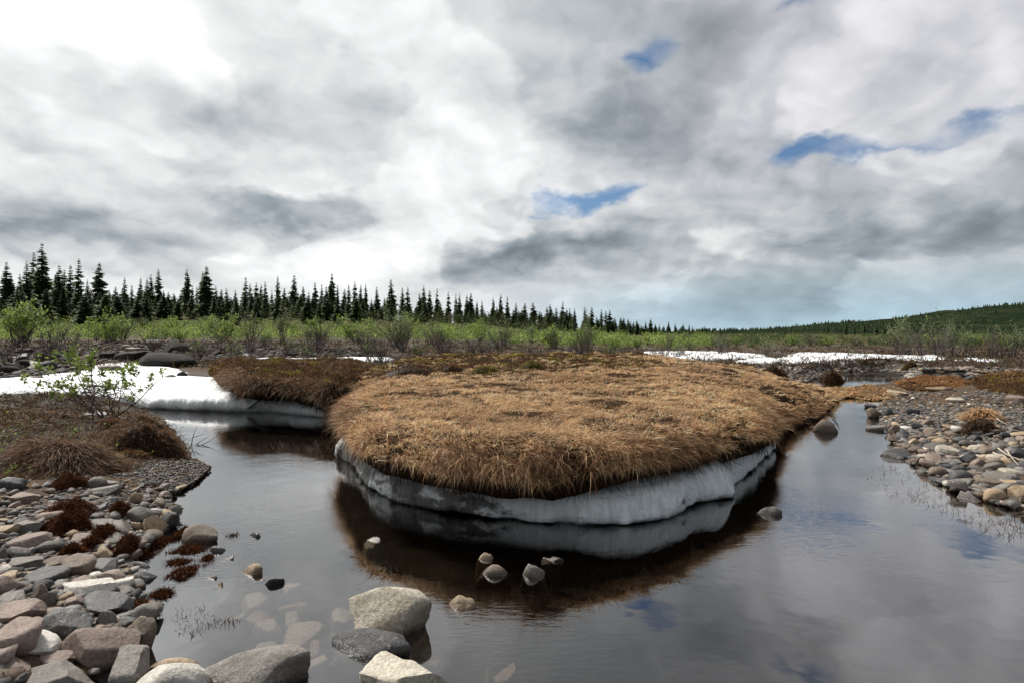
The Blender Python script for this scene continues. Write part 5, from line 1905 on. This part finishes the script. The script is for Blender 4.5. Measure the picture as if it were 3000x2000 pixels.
def hummock(cx, cy_, wd, D, H, pal, l0, l1, n, label, name='hummock', lie=0.5, cat='tussock', body=(.03, .017, .009), seed=1, drop=0.0, bw=0.004, base=None):
    """rounded turf cushion dressed in blades"""
    m, kk = 40, 12
    tt = np.linspace(0, 2 * np.pi, m, endpoint=False)
    lob = 1 + 0.22 * 2 * fbm(np.cos(tt) * 1.5 + seed, np.sin(tt) * 1.5, seed, 3)
    rows = []
    for q in np.linspace(1, 0.02, kk):
        x, y = cx + q * np.cos(tt) * wd / 2 * lob, cy_ + q * np.sin(tt) * D / 2 * lob
        rows.append(np.stack([x, y, (height(x, y) if base is None else base + 0 * x) - 0.04 + H * (1 - q ** 2.6) * (1 + 0.9 * fbm(x * 5, y * 5, seed, 3))], 1))
    V = np.concatenate(rows)
    Q = grid_quads(kk, m, True)
    T = np.concatenate([Q[:, [0, 1, 2]], Q[:, [0, 2, 3]]])
    a, b_, c = V[T[:, 0]], V[T[:, 1]], V[T[:, 2]]
    nr = np.cross(b_ - a, c - a)
    ar = np.linalg.norm(nr, axis=1)
    i = rng.choice(len(T), n, p=ar / ar.sum())
    r1, r2 = rng.random((2, n, 1))
    r1 = np.sqrt(r1)
    P = a[i] * (1 - r1) + b_[i] * r1 * (1 - r2) + c[i] * r1 * r2
    N = unit(nr[i]) * np.sign(nr[i][:, 2:3] + 1e-9)
    rr = rng.normal(size=(n, 3))
    G = unit(N * 0.7 + np.array([0, 0, .5]) + rr * 0.4)
    hor = np.concatenate([unit(P[:, :2] - np.array([cx, cy_])), np.zeros((n, 1))], 1)
    Bd = hor * lie + rr * 0.35 + np.array([0, 0, -0.9]) * lie
    bl = blades(P, G, Bd, rng.uniform(l0, l1, n), wid(P, bw) * rng.uniform(.7, 1.3, n), pick(pal, n, .25), 3)
    me = tri_mesh(name, *join([(V, T, np.repeat(np.array([body]), len(V), 0)), bl]), False)
    return link(name, me, MAT_GRASS, label=label, category=cat)


def hum_px(x0, y0, x1, y1, pal, l0, l1, n, label, **k):
    X, Y, z = (float(v) for v in hit(np.array([(x0 + x1) / 2]), np.array([y1])))
    wd = (x1 - x0) / F * Y
    D = wd * k.pop('dep', 0.7)
    a = (y1 - y0) / F * Y
    H = max(a - D * (y1 - HOR) / F * 0.7, 0.3 * a)
    Yc = Y + D * .5
    hummock(((x0 + x1) / 2 - 1500) / F * Yc, Yc, wd, D, H, pal, l0, l1, n, label, **k)


hum_px(300, 1205, 548, 1345, RUST + BROWN, .04, .09, 6500, 'big dark moss hummock overhanging the water on the left bank', name='moss_hummock', lie=.9, cat='moss', seed=3, dep=.8)
hum_px(290, 1215, 400, 1262, RUST + BROWN, .04, .09, 1800, 'small brown hummock behind the big dark moss hummock', name='moss_hummock', lie=.9, cat='moss', seed=5)
hum_px(20, 1285, 345, 1398, [(2, (.20, .11, .058)), (2, (.13, .066, .034)), (.7, (.32, .20, .12)), (1.8, (.07, .035, .018))], .08, .20, 8000, 'wide reddish dry grass tussock above the stones of the left shore', name='grass_tussock', lie=1.0, seed=7, dep=.75)
hum_px(345, 1310, 440, 1350, RUST, .05, .10, 1400, 'low rusty tussock between the dry grass tussock and the gravel spit', name='grass_tussock', lie=.8, seed=9)
hum_px(505, 1128, 590, 1142, BROWN + RUST, .03, .06, 700, 'thin brown turf scrap melting out of the snow beside the moss bank', name='turf_scrap', lie=.7, cat='turf', seed=51, dep=.5)
hum_px(440, 1108, 520, 1118, BROWN + RUST, .03, .06, 600, 'thin brown turf scrap in the middle of the large snow patch', name='turf_scrap', lie=.7, cat='turf', seed=53, dep=.5)
hum_px(560, 1146, 625, 1158, BROWN + RUST, .03, .06, 600, 'thin brown turf scrap near the front edge of the large snow patch', name='turf_scrap', lie=.7, cat='turf', seed=55, dep=.5)
hum_px(2222, 1070, 2310, 1120, RUST + BROWN, .05, .10, 1500, 'dark brown hummock at the right back edge of the dry grass', name='moss_hummock', lie=.7, cat='moss', seed=11)
hum_px(2404, 1078, 2474, 1118, RUST, .05, .10, 1300, 'dark brown hummock standing before the far pool', name='moss_hummock', lie=.7, cat='moss', seed=13)
hum_px(2640, 1062, 2680, 1086, OLIVE + RUST, .05, .10, 900, 'small olive hummock below the tall dark willows', name='moss_hummock', lie=.7, cat='moss', seed=15)
hum_px(2812, 1218, 2925, 1278, PEAT_FIBRE + BROWN, .04, .10, 1300, 'dark peat clod crowned with straw on the right shore', name='peat_clod', lie=.9, seed=17, dep=.6)
hum_px(2810, 1198, 2935, 1236, STRAW, .10, .20, 800, 'tuft of dead straw on the peat clod of the right shore', name='grass_tussock', lie=.9, seed=19, dep=.5)
for q, (x0, y0, x1, y1, lb) in enumerate([(1120, 1054, 1290, 1090, 'broad brown hummock at the back of the moss bank'), (1375, 1068, 1470, 1092, 'yellow-green hummock at the back left of the dry grass'), (1270, 1066, 1370, 1088, 'dark hummock between the brown and the yellow-green one'), (1520, 1062, 1600, 1080, 'moss-green hummock at the far rim of the dry grass')]):
    c = np.array([(x0 + x1) / 2, y1])
    Yh = (CH - 0.85) * F / (y1 - HOR)
    wdh = (x1 - x0) / F * Yh
    oh = hummock((c[0] - 1500) / F * Yh, Yh, wdh, wdh * .7, 0.20, (OLIVE + [(3, (.28, .24, .03))]) if q in (1, 3) else RUST + BROWN, .04, .09, 1300, lb, name='moss_hummock', cat='moss', seed=30 + q, base=0.82)


# ---- the leafy shrub on the left bank, its dead sticks, branches in the water
def PT(px, py, Y):
    return np.array([(px - 1500) / F * Y, Y, CH + (HOR - py) / F * Y])


def near_shrub():
    rg = np.random.default_rng(77)
    Y0 = 9.2
    base = PT(300, 1185, Y0)
    base[2] = gz(base[0], base[1])
    ends = [(255, 955, 0.1, .011), (140, 1040, .3, .009), (195, 1030, -.3, .010), (215, 1065, .5, .009), (280, 1060, -.2, .009), (120, 1090, .2, .009), (345, 1100, -.4, .009), (375, 1085, -.1, .008),
            (400, 1105, .2, .008), (470, 1105, -.3, .012), (60, 1120, .3, .008), (245, 1085, .4, .008), (90, 1075, -.4, .008)]
    st, lv = [], []
    for k, (ex, ey, dy, r) in enumerate(ends):
        tip = PT(ex, ey, Y0 + dy)
        mid = (base + tip) / 2 + rg.normal(0, .05, 3)
        mid[2] -= 0.06 * (abs(ex - 300) > 100)
        b0 = base + np.array([rg.normal(0, .12), rg.normal(0, .1), -0.02])
        u = np.linspace(0, 1, 9)[:, None]
        pts = b0 * (1 - u) ** 2 + 2 * mid * u * (1 - u) + tip * u ** 2 + rg.normal(0, .012, (9, 3))
        V, T = tube(pts, [r * 1.1, r * .7, r * .35], 5)
        st.append((V, T, np.repeat(pal_pick(rg, [(1, (.07, .045, .038)), (1, (.12, .09, .075))], 1), len(V), 0)))
        for q in range(6):
            i = rg.integers(4, 9)
            d = unit(rg.normal(0, .6, 3) + np.array([0, 0, .6]))
            l2 = rg.uniform(.08, .2)
            tw = np.array([pts[min(i, 8)], pts[min(i, 8)] + d * l2 * .5, pts[min(i, 8)] + d * l2 + np.array([0, 0, .02])])
            V, T = tube(tw, [r * .35, r * .15])
            st.append((V, T, np.repeat(np.array([[.08, .055, .045]]), len(V), 0)))
            m = 15
            P = tw[0] + (tw[2] - tw[0]) * rg.uniform(.4, 1.1, m)[:, None] + rg.normal(0, .015, (m, 3))
            lv.append(leaf_quads(P, .075, rg, pal_pick(rg, [(2, (.20, .28, .05)), (1, (.27, .33, .08)), (1, (.13, .19, .04))], m), .42))
    plant('leafy_shrub', (0, 0, 0), 1.0, 0.0, [('stems', tri_mesh('leafy_shrub_stems', *join(st), False), MAT_WOOD), ('leaves', tri_mesh('leafy_shrub_leaves', *join(lv), False), MAT_LEAF)],
          'young leafy willow with fresh green leaves on the left bank before the snow', 'shrub', None)
    # heap of dead sticks at its foot
    st = []
    for k in range(46):
        a = PT(rg.uniform(225, 345), rg.uniform(1125, 1190), Y0 + rg.uniform(-.3, .3))
        b = PT(rg.uniform(150, 440), rg.uniform(1120, 1225), Y0 + rg.uniform(-.5, .4))
        for q in (a, b):
            q[2] = max(q[2], gz(q[0], q[1]) - .01)
        u = np.linspace(0, 1, 6)[:, None]
        pts = a + (b - a) * u + rg.normal(0, .02, (6, 3)) + np.array([0, 0, .10]) * u * (1 - u) * 4 * rg.uniform(0, 1)
        r = rg.uniform(.004, .011)
        V, T = tube(pts, [r, r * .35], 4)
        st.append((V, T, np.repeat(pal_pick(rg, [(1, (.06, .042, .036)), (1, (.11, .085, .075)), (1, (.16, .135, .12))], 1), len(V), 0)))
    link('stick_heap', tri_mesh('stick_heap', *join(st), False), MAT_WOOD, label='heap of dead dark sticks at the foot of the young leafy willow', category='branches')


near_shrub()


def branch(lines, r, col, label, name='dead_branch'):
    """lines: lists of (px, py, z) on or above the water or ground"""
    st = []
    for ln in lines:
        pts = np.array([(*W(a, b_, z), z) for a, b_, z in ln])
        pts = smooth_closed(pts, 10, closed=False)
        V, T = tube(pts, [r, r * .6, r * .3], 5)
        st.append((V, T, np.repeat(np.array([col]), len(V), 0)))
    link(name, tri_mesh(name, *join(st), False), MAT_WOOD, label=label, category='branch')


branch([[(560, 1305, -.02), (566, 1275, .12), (578, 1245, .24)], [(590, 1303, .0), (615, 1290, .05), (645, 1268, .14)], [(575, 1300, .0), (610, 1278, .08)], [(566, 1280, .1), (600, 1270, .16)], [(560, 1306, -.01), (590, 1304, .01), (612, 1308, 0)]],
       .006, (.03, .022, .018), 'bare dark branch sticking out of the water beside the left moss hummock')
branch([[(2425, 1202, .02), (2445, 1222, .03), (2458, 1252, -.01)], [(2430, 1205, .03), (2450, 1212, .04)], [(2440, 1218, .03), (2452, 1235, .03), (2462, 1262, -.01)]],
       .008, (.035, .026, .022), 'thin dark branch trailing in the water off the right tip of the dry grass')
branch([[(2925, 1312, .20), (2960, 1335, .20), (3020, 1352, .20)], [(2950, 1318, .22), (2965, 1340, .20), (2985, 1362, .16)], [(2910, 1325, .16), (2950, 1338, .18)]],
       .012, (.42, .36, .29), 'bleached driftwood branch on the stones at the right edge', 'driftwood')
branch([[(2920, 1225, .22), (2945, 1240, .22), (2965, 1243, .21)]], .012, (.34, .29, .24), 'short bleached stick lying right of the straw tuft', 'driftwood')


# ---- stems standing in the right shallows
def water_sedge():
    reg = [(2505, 1372), (2570, 1362), (2660, 1385), (2780, 1440), (2900, 1480), (3010, 1510), (3010, 1590), (2880, 1560), (2760, 1510), (2600, 1440)]
    cen = rng.uniform((2500, 1360), (3010, 1590), (400, 2))
    cen = cen[sdist(reg, cen[:, 0], cen[:, 1]) > 0][:75]
    k = rng.integers(0, len(cen), 520)
    p = cen[k] + rng.normal(0, 1, (520, 2)) * np.array([16, 5])
    k2 = np.array([W(a, b_, 0) for a, b_ in p])
    n = len(p)
    P = np.stack([k2[:, 0], k2[:, 1], np.full(n, -.012)], 1)
    G = unit(rng.normal(size=(n, 3)) * .45 + np.array([0, 0, 1.0]))
    V, T, C = blades(P, G, rng.normal(size=(n, 3)) * .8 + np.array([0, 0, -.3]), rng.uniform(.03, .11, n), np.full(n, .0045), pick([(2, (.12, .05, .03)), (1, (.20, .11, .06)), (1, (.06, .03, .02))], n), 3)
    link('water_sedge', tri_mesh('water_sedge', V, T, C, False), MAT_GRASS, kind='stuff', label='sparse reddish stems standing in the right shallows')


water_sedge()


# ---- roots dangling over the ice
def roots():
    st = []
    wts = MAIN.steep * (MAIN.rim[:, 1] < 7.5)
    for k in range(60):
        i = rng.choice(len(MAIN.rim), p=wts / wts.sum())
        b = MAIN.rim[i].copy()
        b[:2] -= MAIN.dirn[i] * rng.uniform(0.0, .22)
        L = rng.uniform(.08, .26)
        pts = [b]
        d = np.array([rng.normal(0, .5), rng.normal(0, .3), -1.0])
        for q in range(5):
            d = unit(d + rng.normal(0, .4, 3))
            pts.append(pts[-1] + d * L / 5)
        V, T = tube(np.array(pts), [.0032, .0015], 3)
        st.append((V, T, np.repeat(np.array([[.022, .014, .010]]), len(V), 0)))
    link('dangling_roots', tri_mesh('dangling_roots', *join(st), False), MAT_WOOD, kind='stuff', label='thin dark roots dangling in front of the ice')


roots()
